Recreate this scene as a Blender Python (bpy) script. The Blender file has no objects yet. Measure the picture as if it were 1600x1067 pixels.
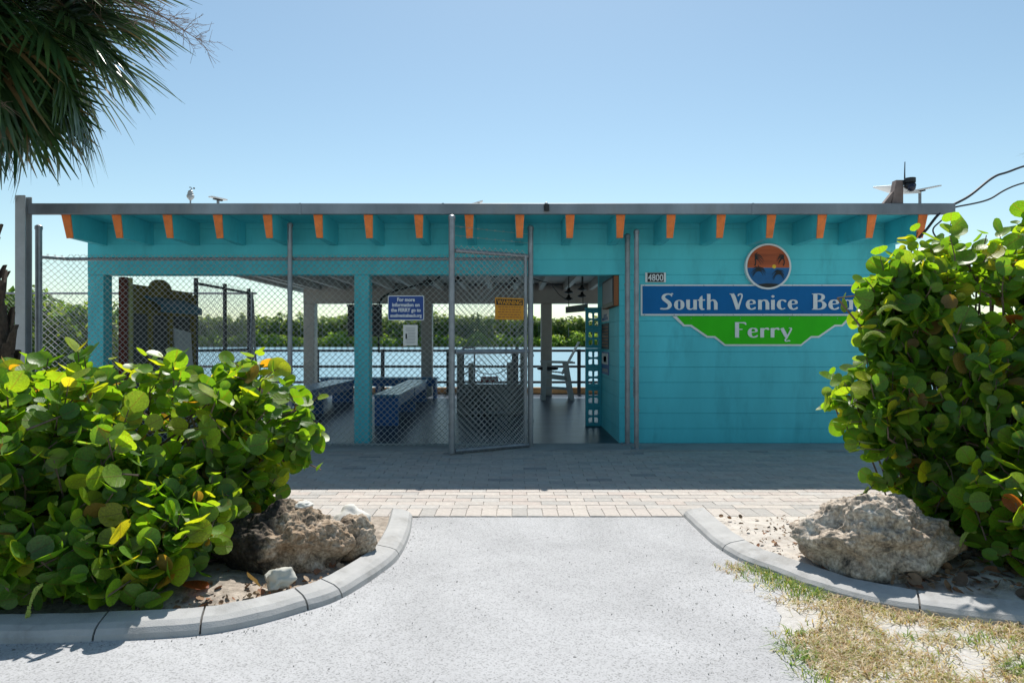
import bpy, bmesh, math, random
from mathutils import Vector, Matrix, noise, Quaternion
import numpy as np

random.seed(7)
rng = np.random.default_rng(7)
SC = bpy.context.scene
COL = SC.collection
R = math.radians

# ------------------------------------------------------------------ camera
cam_d = bpy.data.cameras.new('camera')
cam_d.sensor_width = 36.0
cam_d.lens = 24.0
cam_d.clip_start = 0.05
cam_d.clip_end = 4000
cam = bpy.data.objects.new('camera', cam_d)
cam.location = (0, 0, 1.356)
cam.rotation_euler = (R(90), 0, 0)
COL.objects.link(cam)
SC.camera = cam

# ------------------------------------------------------------------ sky, sun, exposure
SUN_EL, SUN_AZ = R(56), R(3.5)
world = bpy.data.worlds.new('World')
SC.world = world
world.use_nodes = True
wn = world.node_tree
for n in list(wn.nodes):
    wn.nodes.remove(n)
w_out = wn.nodes.new('ShaderNodeOutputWorld')
w_bg = wn.nodes.new('ShaderNodeBackground')
w_sky = wn.nodes.new('ShaderNodeTexSky')
w_sky.sky_type = 'NISHITA'
w_sky.sun_disc = False
w_sky.sun_elevation = SUN_EL
w_sky.sun_rotation = SUN_AZ
w_sky.air_density = 1.0
w_sky.dust_density = 0.4
w_sky.ozone_density = 0.2
w_bg.inputs['Strength'].default_value = 0.10
w_wb = wn.nodes.new('ShaderNodeVectorMath')          # white balance of the whole sky
w_wb.operation = 'MULTIPLY'
w_wb.inputs[1].default_value = (1.0, 1.10, 1.02)
wn.links.new(w_sky.outputs['Color'], w_wb.inputs[0])
wn.links.new(w_wb.outputs[0], w_bg.inputs['Color'])
wn.links.new(w_bg.outputs['Background'], w_out.inputs['Surface'])

sun_d = bpy.data.lights.new('sun', 'SUN')
sun_d.energy = 5.0
sun_d.angle = R(0.5)
sun_d.color = (1.0, 0.96, 0.9)
sun = bpy.data.objects.new('sun', sun_d)
sdir = Vector((math.sin(SUN_AZ) * math.cos(SUN_EL), math.cos(SUN_AZ) * math.cos(SUN_EL), math.sin(SUN_EL)))
sun.rotation_euler = (-sdir).to_track_quat('-Z', 'Y').to_euler()
sun.location = (0, 30, 40)
COL.objects.link(sun)

SC.view_settings.view_transform = 'Standard'
SC.view_settings.look = 'None'
SC.view_settings.exposure = 0.35
SC.view_settings.gamma = 1.0
SC.view_settings.use_curve_mapping = False


# ------------------------------------------------------------------ materials
def new_mat(name):
    m = bpy.data.materials.new(name)
    m.use_nodes = True
    nt = m.node_tree
    return m, nt, nt.nodes['Principled BSDF']


def sets(p, **kw):
    for k, v in kw.items():
        p.inputs[k].default_value = v


def mat(name, col, rough=0.6, metal=0.0, var=0.25, scale=3.0, bump=0.0, bscale=60.0, spec=0.4, dirt=None, dirt_amt=0.5, dirt_scale=2.0, stretch=(1, 1, 1), island=0.0):
    """principled paint with a soft two-scale variation, optional stains and fine relief"""
    m, nt, p = new_mat(name)
    L = nt.links.new
    tc = nt.nodes.new('ShaderNodeTexCoord')
    mp = nt.nodes.new('ShaderNodeMapping')
    mp.inputs['Scale'].default_value = stretch
    L(tc.outputs['Object'], mp.inputs['Vector'])
    n1 = nt.nodes.new('ShaderNodeTexNoise')
    n1.inputs['Scale'].default_value = scale
    n1.inputs['Detail'].default_value = 8
    n1.inputs['Roughness'].default_value = 0.65
    L(mp.outputs[0], n1.inputs['Vector'])
    ramp = nt.nodes.new('ShaderNodeMapRange')
    ramp.inputs['From Min'].default_value = 0.3
    ramp.inputs['From Max'].default_value = 0.7
    ramp.inputs['To Min'].default_value = 1 - var
    ramp.inputs['To Max'].default_value = 1 + var
    L(n1.outputs['Fac'], ramp.inputs['Value'])
    mul = nt.nodes.new('ShaderNodeVectorMath')
    mul.operation = 'SCALE'
    mul.inputs[0].default_value = col[:3]
    L(ramp.outputs[0], mul.inputs['Scale'])
    last = mul.outputs[0]
    if island:
        g = nt.nodes.new('ShaderNodeNewGeometry')
        r2 = nt.nodes.new('ShaderNodeMapRange')
        r2.inputs['To Min'].default_value = 1 - island
        r2.inputs['To Max'].default_value = 1 + island
        L(g.outputs['Random Per Island'], r2.inputs['Value'])
        m2 = nt.nodes.new('ShaderNodeVectorMath')
        m2.operation = 'SCALE'
        L(last, m2.inputs[0])
        L(r2.outputs[0], m2.inputs['Scale'])
        last = m2.outputs[0]
    if dirt:
        n2 = nt.nodes.new('ShaderNodeTexNoise')
        n2.inputs['Scale'].default_value = dirt_scale
        n2.inputs['Detail'].default_value = 10
        n2.inputs['Roughness'].default_value = 0.7
        L(mp.outputs[0], n2.inputs['Vector'])
        r3 = nt.nodes.new('ShaderNodeMapRange')
        r3.inputs['From Min'].default_value = 0.52
        r3.inputs['From Max'].default_value = 0.68
        r3.inputs['To Max'].default_value = dirt_amt
        L(n2.outputs['Fac'], r3.inputs['Value'])
        mx = nt.nodes.new('ShaderNodeMix')
        mx.data_type = 'RGBA'
        L(r3.outputs[0], mx.inputs['Factor'])
        L(last, mx.inputs['A'])
        mx.inputs['B'].default_value = (*dirt, 1)
        last = mx.outputs['Result']
    L(last, p.inputs['Base Color'])
    sets(p, Roughness=rough, Metallic=metal)
    p.inputs['Specular IOR Level'].default_value = spec
    if bump:
        nb = nt.nodes.new('ShaderNodeTexNoise')
        nb.inputs['Scale'].default_value = bscale
        nb.inputs['Detail'].default_value = 6
        L(mp.outputs[0], nb.inputs['Vector'])
        b = nt.nodes.new('ShaderNodeBump')
        b.inputs['Strength'].default_value = bump
        b.inputs['Distance'].default_value = 0.006
        L(nb.outputs['Fac'], b.inputs['Height'])
        L(b.outputs[0], p.inputs['Normal'])
    return m


def attr_mat(name, attr='col', rough=0.8, var=0.2, scale=30.0, bump=0.3, bscale=120.0, trans=0.0, spec=0.3):
    m, nt, p = new_mat(name)
    L = nt.links.new
    a = nt.nodes.new('ShaderNodeAttribute')
    a.attribute_name = attr
    tc = nt.nodes.new('ShaderNodeTexCoord')
    n1 = nt.nodes.new('ShaderNodeTexNoise')
    n1.inputs['Scale'].default_value = scale
    n1.inputs['Detail'].default_value = 6
    L(tc.outputs['Object'], n1.inputs['Vector'])
    r = nt.nodes.new('ShaderNodeMapRange')
    r.inputs['From Min'].default_value = 0.3
    r.inputs['From Max'].default_value = 0.7
    r.inputs['To Min'].default_value = 1 - var
    r.inputs['To Max'].default_value = 1 + var
    L(n1.outputs['Fac'], r.inputs['Value'])
    s = nt.nodes.new('ShaderNodeVectorMath')
    s.operation = 'SCALE'
    L(a.outputs['Color'], s.inputs[0])
    L(r.outputs[0], s.inputs['Scale'])
    L(s.outputs[0], p.inputs['Base Color'])
    p.inputs['Roughness'].default_value = rough
    p.inputs['Specular IOR Level'].default_value = spec
    if bump:
        nb = nt.nodes.new('ShaderNodeTexNoise')
        nb.inputs['Scale'].default_value = bscale
        L(tc.outputs['Object'], nb.inputs['Vector'])
        b = nt.nodes.new('ShaderNodeBump')
        b.inputs['Strength'].default_value = bump
        b.inputs['Distance'].default_value = 0.01
        L(nb.outputs['Fac'], b.inputs['Height'])
        L(b.outputs[0], p.inputs['Normal'])
    if trans:
        t = nt.nodes.new('ShaderNodeBsdfTranslucent')
        hs = nt.nodes.new('ShaderNodeVectorMath')
        hs.operation = 'MULTIPLY'
        hs.inputs[1].default_value = (2.2, 2.0, 0.9)
        L(s.outputs[0], hs.inputs[0])
        L(hs.outputs[0], t.inputs['Color'])
        mx = nt.nodes.new('ShaderNodeMixShader')
        mx.inputs[0].default_value = trans
        L(p.outputs[0], mx.inputs[1])
        L(t.outputs[0], mx.inputs[2])
        L(mx.outputs[0], nt.nodes['Material Output'].inputs['Surface'])
    return m


def leaf_mat(name):
    """round leaf: per-leaf colour from the mesh, paler midrib and side veins, waxy top, light comes through"""
    m, nt, p = new_mat(name)
    N, L = nt.nodes.new, nt.links.new
    a = N('ShaderNodeAttribute'); a.attribute_name = 'col'
    uv = N('ShaderNodeUVMap'); uv.uv_map = 'UVMap'
    sp = N('ShaderNodeSeparateXYZ'); L(uv.outputs[0], sp.inputs[0])
    ab = N('ShaderNodeMath'); ab.operation = 'ABSOLUTE'; L(sp.outputs['X'], ab.inputs[0])
    # midrib
    mid = N('ShaderNodeMapRange')
    mid.inputs['From Min'].default_value = 0.012; mid.inputs['From Max'].default_value = 0.03
    mid.inputs['To Min'].default_value = 1; mid.inputs['To Max'].default_value = 0
    L(ab.outputs[0], mid.inputs['Value'])
    # side veins: y - 0.75|x| repeated
    k = N('ShaderNodeMath'); k.operation = 'MULTIPLY'; k.inputs[1].default_value = -0.8; L(ab.outputs[0], k.inputs[0])
    s = N('ShaderNodeMath'); s.operation = 'ADD'; L(sp.outputs['Y'], s.inputs[0]); L(k.outputs[0], s.inputs[1])
    s6 = N('ShaderNodeMath'); s6.operation = 'MULTIPLY'; s6.inputs[1].default_value = 5.5; L(s.outputs[0], s6.inputs[0])
    fr = N('ShaderNodeMath'); fr.operation = 'PINGPONG'; fr.inputs[1].default_value = 0.5; L(s6.outputs[0], fr.inputs[0])
    sv = N('ShaderNodeMapRange')
    sv.inputs['From Min'].default_value = 0.03; sv.inputs['From Max'].default_value = 0.09
    sv.inputs['To Min'].default_value = 0.55; sv.inputs['To Max'].default_value = 0
    L(fr.outputs[0], sv.inputs['Value'])
    vein = N('ShaderNodeMath'); vein.operation = 'MAXIMUM'; L(mid.outputs[0], vein.inputs[0]); L(sv.outputs[0], vein.inputs[1])
    # blotches
    tc = N('ShaderNodeTexCoord')
    n1 = N('ShaderNodeTexNoise'); n1.inputs['Scale'].default_value = 14; n1.inputs['Detail'].default_value = 6
    L(tc.outputs['Object'], n1.inputs['Vector'])
    r = N('ShaderNodeMapRange')
    r.inputs['From Min'].default_value = 0.3; r.inputs['From Max'].default_value = 0.7
    r.inputs['To Min'].default_value = 0.75; r.inputs['To Max'].default_value = 1.25
    L(n1.outputs['Fac'], r.inputs['Value'])
    base = N('ShaderNodeVectorMath'); base.operation = 'SCALE'
    L(a.outputs['Color'], base.inputs[0]); L(r.outputs[0], base.inputs['Scale'])
    mx = N('ShaderNodeMix'); mx.data_type = 'RGBA'
    vf = N('ShaderNodeMath'); vf.operation = 'MULTIPLY'; vf.inputs[1].default_value = 0.55; L(vein.outputs[0], vf.inputs[0])
    L(vf.outputs[0], mx.inputs['Factor']); L(base.outputs[0], mx.inputs['A'])
    mx.inputs['B'].default_value = (0.16, 0.085, 0.035, 1)
    n3 = N('ShaderNodeTexNoise'); n3.inputs['Scale'].default_value = 5.5; n3.inputs['Detail'].default_value = 4; n3.inputs['Roughness'].default_value = 0.7
    ri = N('ShaderNodeObjectInfo')
    sh_ = N('ShaderNodeVectorMath'); sh_.operation = 'ADD'; L(tc.outputs['Object'], sh_.inputs[0]); L(ri.outputs['Random'], sh_.inputs[1])
    L(sh_.outputs[0], n3.inputs['Vector'])
    r3 = N('ShaderNodeMapRange'); r3.inputs['From Min'].default_value = 0.63; r3.inputs['From Max'].default_value = 0.70; r3.inputs['To Max'].default_value = 0.75
    L(n3.outputs['Fac'], r3.inputs['Value'])
    mb_ = N('ShaderNodeMix'); mb_.data_type = 'RGBA'
    L(r3.outputs[0], mb_.inputs['Factor']); L(mx.outputs['Result'], mb_.inputs['A']); mb_.inputs['B'].default_value = (0.16, 0.10, 0.03, 1)
    mx = mb_
    L(mx.outputs['Result'], p.inputs['Base Color'])
    p.inputs['Roughness'].default_value = 0.40
    p.inputs['Specular IOR Level'].default_value = 0.5
    b = N('ShaderNodeBump'); b.inputs['Strength'].default_value = 0.25; b.inputs['Distance'].default_value = 0.004
    L(vein.outputs[0], b.inputs['Height']); L(b.outputs[0], p.inputs['Normal'])
    t = N('ShaderNodeBsdfTranslucent')
    tcol = N('ShaderNodeVectorMath'); tcol.operation = 'MULTIPLY'
    tcol.inputs[1].default_value = (3.0, 2.6, 0.5)
    L(mx.outputs['Result'], tcol.inputs[0])
    L(tcol.outputs[0], t.inputs['Color'])
    ms = N('ShaderNodeMixShader'); ms.inputs[0].default_value = 0.52
    L(p.outputs[0], ms.inputs[1]); L(t.outputs[0], ms.inputs[2])
    L(ms.outputs[0], nt.nodes['Material Output'].inputs['Surface'])
    return m


def path_mat(name, light, dark, speck):
    """crushed shell bound in asphalt: pale grains, grey pits, a few dark stones"""
    m, nt, p = new_mat(name)
    N, L = nt.nodes.new, nt.links.new
    tc = N('ShaderNodeTexCoord')
    v = N('ShaderNodeTexVoronoi'); v.inputs['Scale'].default_value = 150; L(tc.outputs['Object'], v.inputs['Vector'])
    hsv = N('ShaderNodeSeparateColor'); L(v.outputs['Color'], hsv.inputs[0])
    cr = N('ShaderNodeValToRGB')
    e = cr.color_ramp.elements
    e[0].position = 0.0; e[0].color = (*dark, 1)
    e[1].position = 0.5; e[1].color = (*light, 1)
    x = e.new(0.18); x.color = tuple((a * 0.45 + b * 0.55) for a, b in zip(dark, light)) + (1,)
    L(hsv.outputs[0], cr.inputs[0])
    v2 = N('ShaderNodeTexVoronoi'); v2.inputs['Scale'].default_value = 42; L(tc.outputs['Object'], v2.inputs['Vector'])
    h2 = N('ShaderNodeSeparateColor'); L(v2.outputs['Color'], h2.inputs[0])
    st = N('ShaderNodeMath'); st.operation = 'GREATER_THAN'; st.inputs[1].default_value = 0.992; L(h2.outputs[1], st.inputs[0])
    d = N('ShaderNodeMath'); d.operation = 'LESS_THAN'; d.inputs[1].default_value = 0.34; L(v2.outputs['Distance'], d.inputs[0])
    sd = N('ShaderNodeMath'); sd.operation = 'MULTIPLY'; L(st.outputs[0], sd.inputs[0]); L(d.outputs[0], sd.inputs[1])
    mx = N('ShaderNodeMix'); mx.data_type = 'RGBA'
    L(sd.outputs[0], mx.inputs['Factor']); L(cr.outputs[0], mx.inputs['A']); mx.inputs['B'].default_value = (*speck, 1)
    n = N('ShaderNodeTexNoise'); n.inputs['Scale'].default_value = 0.9; n.inputs['Detail'].default_value = 12; n.inputs['Roughness'].default_value = 0.72; n.inputs['Distortion'].default_value = 0.6
    L(tc.outputs['Object'], n.inputs['Vector'])
    r = N('ShaderNodeMapRange'); r.inputs['From Min'].default_value = 0.3; r.inputs['From Max'].default_value = 0.7
    r.inputs['To Min'].default_value = 0.80; r.inputs['To Max'].default_value = 1.12
    L(n.outputs['Fac'], r.inputs['Value'])
    sc = N('ShaderNodeVectorMath'); sc.operation = 'SCALE'; L(mx.outputs['Result'], sc.inputs[0]); L(r.outputs[0], sc.inputs['Scale'])
    L(sc.outputs[0], p.inputs['Base Color'])
    p.inputs['Roughness'].default_value = 0.9
    p.inputs['Specular IOR Level'].default_value = 0.15
    b = N('ShaderNodeBump'); b.inputs['Strength'].default_value = 0.4; b.inputs['Distance'].default_value = 0.004
    L(hsv.outputs[1], b.inputs['Height']); L(b.outputs[0], p.inputs['Normal'])
    return m


def water_mat(name):
    m, nt, p = new_mat(name)
    N, L = nt.nodes.new, nt.links.new
    tc = N('ShaderNodeTexCoord')
    mp = N('ShaderNodeMapping'); mp.inputs['Scale'].default_value = (0.5, 1.3, 1); L(tc.outputs['Object'], mp.inputs['Vector'])
    n1 = N('ShaderNodeTexNoise'); n1.inputs['Scale'].default_value = 2.4; n1.inputs['Detail'].default_value = 5; L(mp.outputs[0], n1.inputs['Vector'])
    b = N('ShaderNodeBump'); b.inputs['Strength'].default_value = 0.35; b.inputs['Distance'].default_value = 0.2
    L(n1.outputs['Fac'], b.inputs['Height']); L(b.outputs[0], p.inputs['Normal'])
    n2 = N('ShaderNodeTexNoise'); n2.inputs['Scale'].default_value = 0.05; L(tc.outputs['Object'], n2.inputs['Vector'])
    cr = N('ShaderNodeValToRGB')
    cr.color_ramp.elements[0].color = (0.12, 0.25, 0.31, 1); cr.color_ramp.elements[1].color = (0.16, 0.30, 0.36, 1)
    L(n2.outputs['Fac'], cr.inputs[0]); L(cr.outputs[0], p.inputs['Base Color'])
    sets(p, Roughness=0.34, IOR=1.33)
    return m


def rock_mat(name, pale, mid, dark, dark_flank=None):
    m, nt, p = new_mat(name)
    N, L = nt.nodes.new, nt.links.new
    tc = N('ShaderNodeTexCoord')
    n1 = N('ShaderNodeTexNoise'); n1.inputs['Scale'].default_value = 7; n1.inputs['Detail'].default_value = 12; n1.inputs['Roughness'].default_value = 0.75
    L(tc.outputs['Object'], n1.inputs['Vector'])
    cr = N('ShaderNodeValToRGB')
    e = cr.color_ramp.elements
    e[0].position = 0.34; e[0].color = (*dark, 1)
    e[1].position = 0.66; e[1].color = (*pale, 1)
    x = e.new(0.48); x.color = (*mid, 1)
    L(n1.outputs['Fac'], cr.inputs[0])
    # rust-brown bands low down are mineral staining with their own shape
    n2 = N('ShaderNodeTexNoise'); n2.inputs['Scale'].default_value = 3.2; n2.inputs['Detail'].default_value = 6
    L(tc.outputs['Object'], n2.inputs['Vector'])
    r = N('ShaderNodeMapRange'); r.inputs['From Min'].default_value = 0.5; r.inputs['From Max'].default_value = 0.66; r.inputs['To Max'].default_value = 0.7
    L(n2.outputs['Fac'], r.inputs['Value'])
    mx = N('ShaderNodeMix'); mx.data_type = 'RGBA'
    L(r.outputs[0], mx.inputs['Factor']); L(cr.outputs[0], mx.inputs['A']); mx.inputs['B'].default_value = (0.22, 0.13, 0.065, 1)
    if dark_flank:
        # near-black tone over the stone's low-x flank, its edge broken by noise
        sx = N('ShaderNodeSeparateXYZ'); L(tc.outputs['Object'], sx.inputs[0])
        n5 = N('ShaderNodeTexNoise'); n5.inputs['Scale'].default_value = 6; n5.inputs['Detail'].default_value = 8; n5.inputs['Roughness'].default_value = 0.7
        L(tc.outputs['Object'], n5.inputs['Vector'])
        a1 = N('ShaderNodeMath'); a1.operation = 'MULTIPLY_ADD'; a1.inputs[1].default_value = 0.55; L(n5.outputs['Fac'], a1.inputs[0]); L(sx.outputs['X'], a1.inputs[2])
        r5 = N('ShaderNodeMapRange'); r5.inputs['From Min'].default_value = dark_flank + 0.10; r5.inputs['From Max'].default_value = dark_flank + 0.22
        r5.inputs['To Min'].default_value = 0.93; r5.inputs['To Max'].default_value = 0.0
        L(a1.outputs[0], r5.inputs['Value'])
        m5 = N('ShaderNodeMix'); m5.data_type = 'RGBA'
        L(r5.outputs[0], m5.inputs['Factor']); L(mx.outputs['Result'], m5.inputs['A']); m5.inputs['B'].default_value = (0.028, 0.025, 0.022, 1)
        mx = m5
    n4 = N('ShaderNodeTexNoise'); n4.inputs['Scale'].default_value = 55; n4.inputs['Detail'].default_value = 8; n4.inputs['Roughness'].default_value = 0.7
    L(tc.outputs['Object'], n4.inputs['Vector'])
    r4 = N('ShaderNodeMapRange'); r4.inputs['From Min'].default_value = 0.35; r4.inputs['From Max'].default_value = 0.65
    r4.inputs['To Min'].default_value = 0.55; r4.inputs['To Max'].default_value = 1.35
    L(n4.outputs['Fac'], r4.inputs['Value'])
    sc = N('ShaderNodeVectorMath'); sc.operation = 'SCALE'; L(mx.outputs['Result'], sc.inputs[0]); L(r4.outputs[0], sc.inputs['Scale'])
    L(sc.outputs[0], p.inputs['Base Color'])
    p.inputs['Roughness'].default_value = 0.95
    p.inputs['Specular IOR Level'].default_value = 0.15
    b = N('ShaderNodeBump'); b.inputs['Strength'].default_value = 0.6; b.inputs['Distance'].default_value = 0.010
    L(n4.outputs['Fac'], b.inputs['Height']); L(b.outputs[0], p.inputs['Normal'])
    return m


M = dict(
    teal=mat('teal_wall_paint', (0.080, 0.56, 0.65), 0.55, var=0.12, scale=1.6, bump=0.15, bscale=45, dirt=(0.045, 0.34, 0.42), dirt_amt=0.5, dirt_scale=3.0, stretch=(1, 1, 0.3), island=0.035),
    teal_dark=mat('dark_teal_paint', (0.03, 0.33, 0.42), 0.55, var=0.12, bump=0.1),
    orange=mat('orange_beam_end_paint', (0.80, 0.21, 0.05), 0.65, var=0.2, scale=9, dirt=(0.45, 0.16, 0.06), dirt_amt=0.6, dirt_scale=12),
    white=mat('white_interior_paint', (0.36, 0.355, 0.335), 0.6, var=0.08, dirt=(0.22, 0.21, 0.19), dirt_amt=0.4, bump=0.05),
    sign_white=mat('sign_white_paint', (0.72, 0.75, 0.77), 0.5, var=0.04),
    sign_blue=mat('sign_blue_paint', (0.002, 0.13, 0.37), 0.6, var=0.08, scale=4, spec=0.2),
    sign_green=mat('sign_green_paint', (0.035, 0.52, 0.008), 0.6, var=0.06, scale=4, spec=0.2),
    galv=mat('galvanised_steel', (0.27, 0.29, 0.32), 0.45, metal=0.6, var=0.22, scale=9, bump=0.05, dirt=(0.3, 0.27, 0.24), dirt_amt=0.35, dirt_scale=5),
    wire=mat('galvanised_wire', (0.60, 0.60, 0.58), 0.5, metal=0.6, var=0.15),
    gutter=mat('weathered_gutter_painted_sheen', (0.22, 0.24, 0.27), 0.40, metal=0.65, var=0.45, scale=0.8, stretch=(1, 1, 0.4), dirt=(0.22, 0.20, 0.18), dirt_amt=0.6, dirt_scale=1.5),  # broad tone blotches imitate patchy reflections; the dirt is weathering
    roof=mat('roof_membrane', (0.5, 0.5, 0.48), 0.8, var=0.15),
    steel_post=mat('steel_post_grey', (0.40, 0.42, 0.44), 0.5, metal=0.45, var=0.12, scale=5, bump=0.08, dirt=(0.28, 0.25, 0.22), dirt_amt=0.4),
    black=mat('black_plastic', (0.015, 0.016, 0.018), 0.4, var=0.1),
    dark=mat('dark_board', (0.018, 0.020, 0.026), 0.55, var=0.15),
    bench=mat('blue_bench_paint', (0.008, 0.09, 0.31), 0.38, var=0.15, scale=6, spec=0.5, dirt=(0.02, 0.12, 0.25), dirt_amt=0.4),
    railing=mat('weathered_rail_wood', (0.07, 0.075, 0.085), 0.7, var=0.3, scale=8, bump=0.2, stretch=(0.2, 1, 1)),
    timber=mat('dock_timber', (0.36, 0.22, 0.11), 0.8, var=0.3, scale=5, bump=0.3, stretch=(0.15, 1, 1)),
    wood_grey=mat('grey_weathered_wood', (0.20, 0.20, 0.19), 0.85, var=0.3, scale=10, bump=0.4, stretch=(1, 1, 0.2)),
    chair=mat('grey_chair_plastic', (0.48, 0.49, 0.51), 0.5, var=0.1),
    brown=mat('brown_wood', (0.28, 0.10, 0.035), 0.6, var=0.25, scale=8, stretch=(1, 1, 0.2)),
    yellow=mat('mustard_panel', (0.22, 0.18, 0.035), 0.7, var=0.3, scale=4),
    yellow_post=mat('pale_yellow_post', (0.42, 0.44, 0.16), 0.6, var=0.1),
    awning=mat('blue_awning', (0.03, 0.14, 0.22), 0.5, var=0.15),
    redpost=mat('rust_red_post', (0.16, 0.03, 0.015), 0.7, var=0.25),
    paper=mat('paper_white', (0.7, 0.7, 0.68), 0.7, var=0.04),
    paper_grey=mat('paper_print_grey', (0.36, 0.37, 0.38), 0.7, var=0.05),
    info_blue=mat('info_sign_blue', (0.008, 0.055, 0.27), 0.4, var=0.05),
    warn=mat('warning_sign_yellow', (0.60, 0.26, 0.012), 0.5, var=0.12, scale=8),
    inset=mat('stall_inset_grey', (0.10, 0.10, 0.10), 0.8, var=0.3, scale=5),
    bench_top=mat('sky_sheen_bench_slat', (0.05, 0.20, 0.38), 0.28, var=0.25, scale=7, spec=0.55, dirt=(0.12, 0.25, 0.36), dirt_amt=0.5, stretch=(1, 0.25, 1)),  # seat slats coloured paler than the bench to imitate reflected sky
    red=mat('red_sign', (0.22, 0.02, 0.02), 0.5, var=0.1),
    concrete=mat('apron_concrete', (0.34, 0.34, 0.33), 0.85, var=0.16, scale=2.5, bump=0.3, bscale=90, dirt=(0.18, 0.18, 0.18), dirt_amt=0.5),
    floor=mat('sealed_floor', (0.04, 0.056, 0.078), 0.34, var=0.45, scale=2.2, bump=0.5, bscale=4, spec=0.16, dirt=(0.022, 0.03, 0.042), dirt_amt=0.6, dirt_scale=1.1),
    kerb=mat('kerb_concrete', (0.40, 0.395, 0.385), 0.9, var=0.12, scale=6, bump=0.35, bscale=160, dirt=(0.22, 0.21, 0.19), dirt_amt=0.6, dirt_scale=5),
    mortar=mat('kerb_mortar', (0.10, 0.095, 0.09), 0.95, var=0.2),
    bed=mat('paver_joint_sand', (0.24, 0.225, 0.20), 0.95, var=0.2, scale=20, bump=0.3),
    soil=mat('mulch_soil', (0.30, 0.255, 0.21), 0.95, var=0.5, scale=24, bump=1.0, bscale=90, dirt=(0.50, 0.45, 0.39), dirt_amt=0.9, dirt_scale=5),
    shell_sand=mat('shell_sand', (0.50, 0.46, 0.41), 0.95, var=0.18, scale=14, bump=0.8, bscale=110, dirt=(0.25, 0.19, 0.14), dirt_amt=0.7, dirt_scale=9),
    sand=mat('pale_sand', (0.48, 0.46, 0.43), 0.95, var=0.16, scale=30, bump=0.9, bscale=130, dirt=(0.36, 0.31, 0.25), dirt_amt=0.45, dirt_scale=3),
    path=path_mat('shell_asphalt', (0.425, 0.425, 0.43), (0.25, 0.25, 0.25), (0.13, 0.13, 0.13)),
    paver=attr_mat('concrete_paver', rough=0.85, var=0.12, scale=22, bump=0.35, bscale=180),
    leaf=leaf_mat('sea_grape_leaf'),
    stem=mat('woody_stem', (0.14, 0.10, 0.075), 0.85, var=0.3, scale=25, bump=0.4),
    spike=mat('flower_spike_green', (0.34, 0.42, 0.09), 0.7, var=0.2, scale=60),
    grass=attr_mat('dry_grass', rough=0.7, var=0.15, bump=0, trans=0.35),
    frond=attr_mat('palm_frond', rough=0.33, var=0.2, scale=8, bump=0, trans=0.10, spec=0.6),
    far=attr_mat('far_foliage', rough=0.6, var=0.2, scale=0.4, bump=0, trans=0.42),
    shrubleaf=attr_mat('shrub_foliage', rough=0.45, var=0.2, scale=3, bump=0, trans=0.4),
    boots=mat('palm_trunk_bark', (0.10, 0.07, 0.05), 0.95, var=0.45, scale=18, bump=0.9, bscale=40),
    twig=mat('dead_flower_twig', (0.21, 0.15, 0.12), 0.9, var=0.2),
    rock_l=rock_mat('karst_rock', (0.66, 0.57, 0.47), (0.38, 0.29, 0.205), (0.03, 0.028, 0.026), dark_flank=0.09),
    rock_r=rock_mat('pitted_limestone', (0.72, 0.65, 0.56), (0.43, 0.355, 0.28), (0.09, 0.08, 0.07)),
    stone=mat('white_stone', (0.62, 0.60, 0.55), 0.8, var=0.12, scale=9, bump=0.3, bscale=40),
    stone_green=mat('grey_green_stone', (0.44, 0.43, 0.38), 0.85, var=0.15, scale=9, bump=0.3, bscale=40),
    solar=mat('solar_cell', (0.02, 0.025, 0.05), 0.2, var=0.1),
    white_plastic=mat('white_plastic', (0.7, 0.7, 0.7), 0.4, var=0.05),
    cable=mat('black_cable', (0.012, 0.012, 0.013), 0.5, var=0.1),
    water=water_mat('bay_water'),
    shore=mat('far_shore_mud', (0.16, 0.14, 0.10), 0.9, var=0.3, scale=0.3),
    roofbox=mat('roof_bracket_wood', (0.19, 0.15, 0.14), 0.8, var=0.25, scale=12),
    sunset=mat('emblem_orange', (0.42, 0.085, 0.025), 0.5, var=0.45, scale=3, stretch=(0.35, 1, 3.2)),
    emblem_sea=mat('emblem_blue', (0.006, 0.12, 0.33), 0.5, var=0.2, scale=6),
    emblem_sun=mat('emblem_yellow', (0.8, 0.5, 0.03), 0.5, var=0.05),
    emblem_black=mat('emblem_black', (0.012, 0.014, 0.016), 0.5, var=0.1),
    lightpanel=mat('pale_leaning_panel', (0.52, 0.55, 0.60), 0.5, var=0.06),
    leaflitter=attr_mat('leaf_litter', rough=0.8, var=0.25, scale=30, bump=0.2),
)

# ------------------------------------------------------------------ builders
ORG = {}


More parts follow.
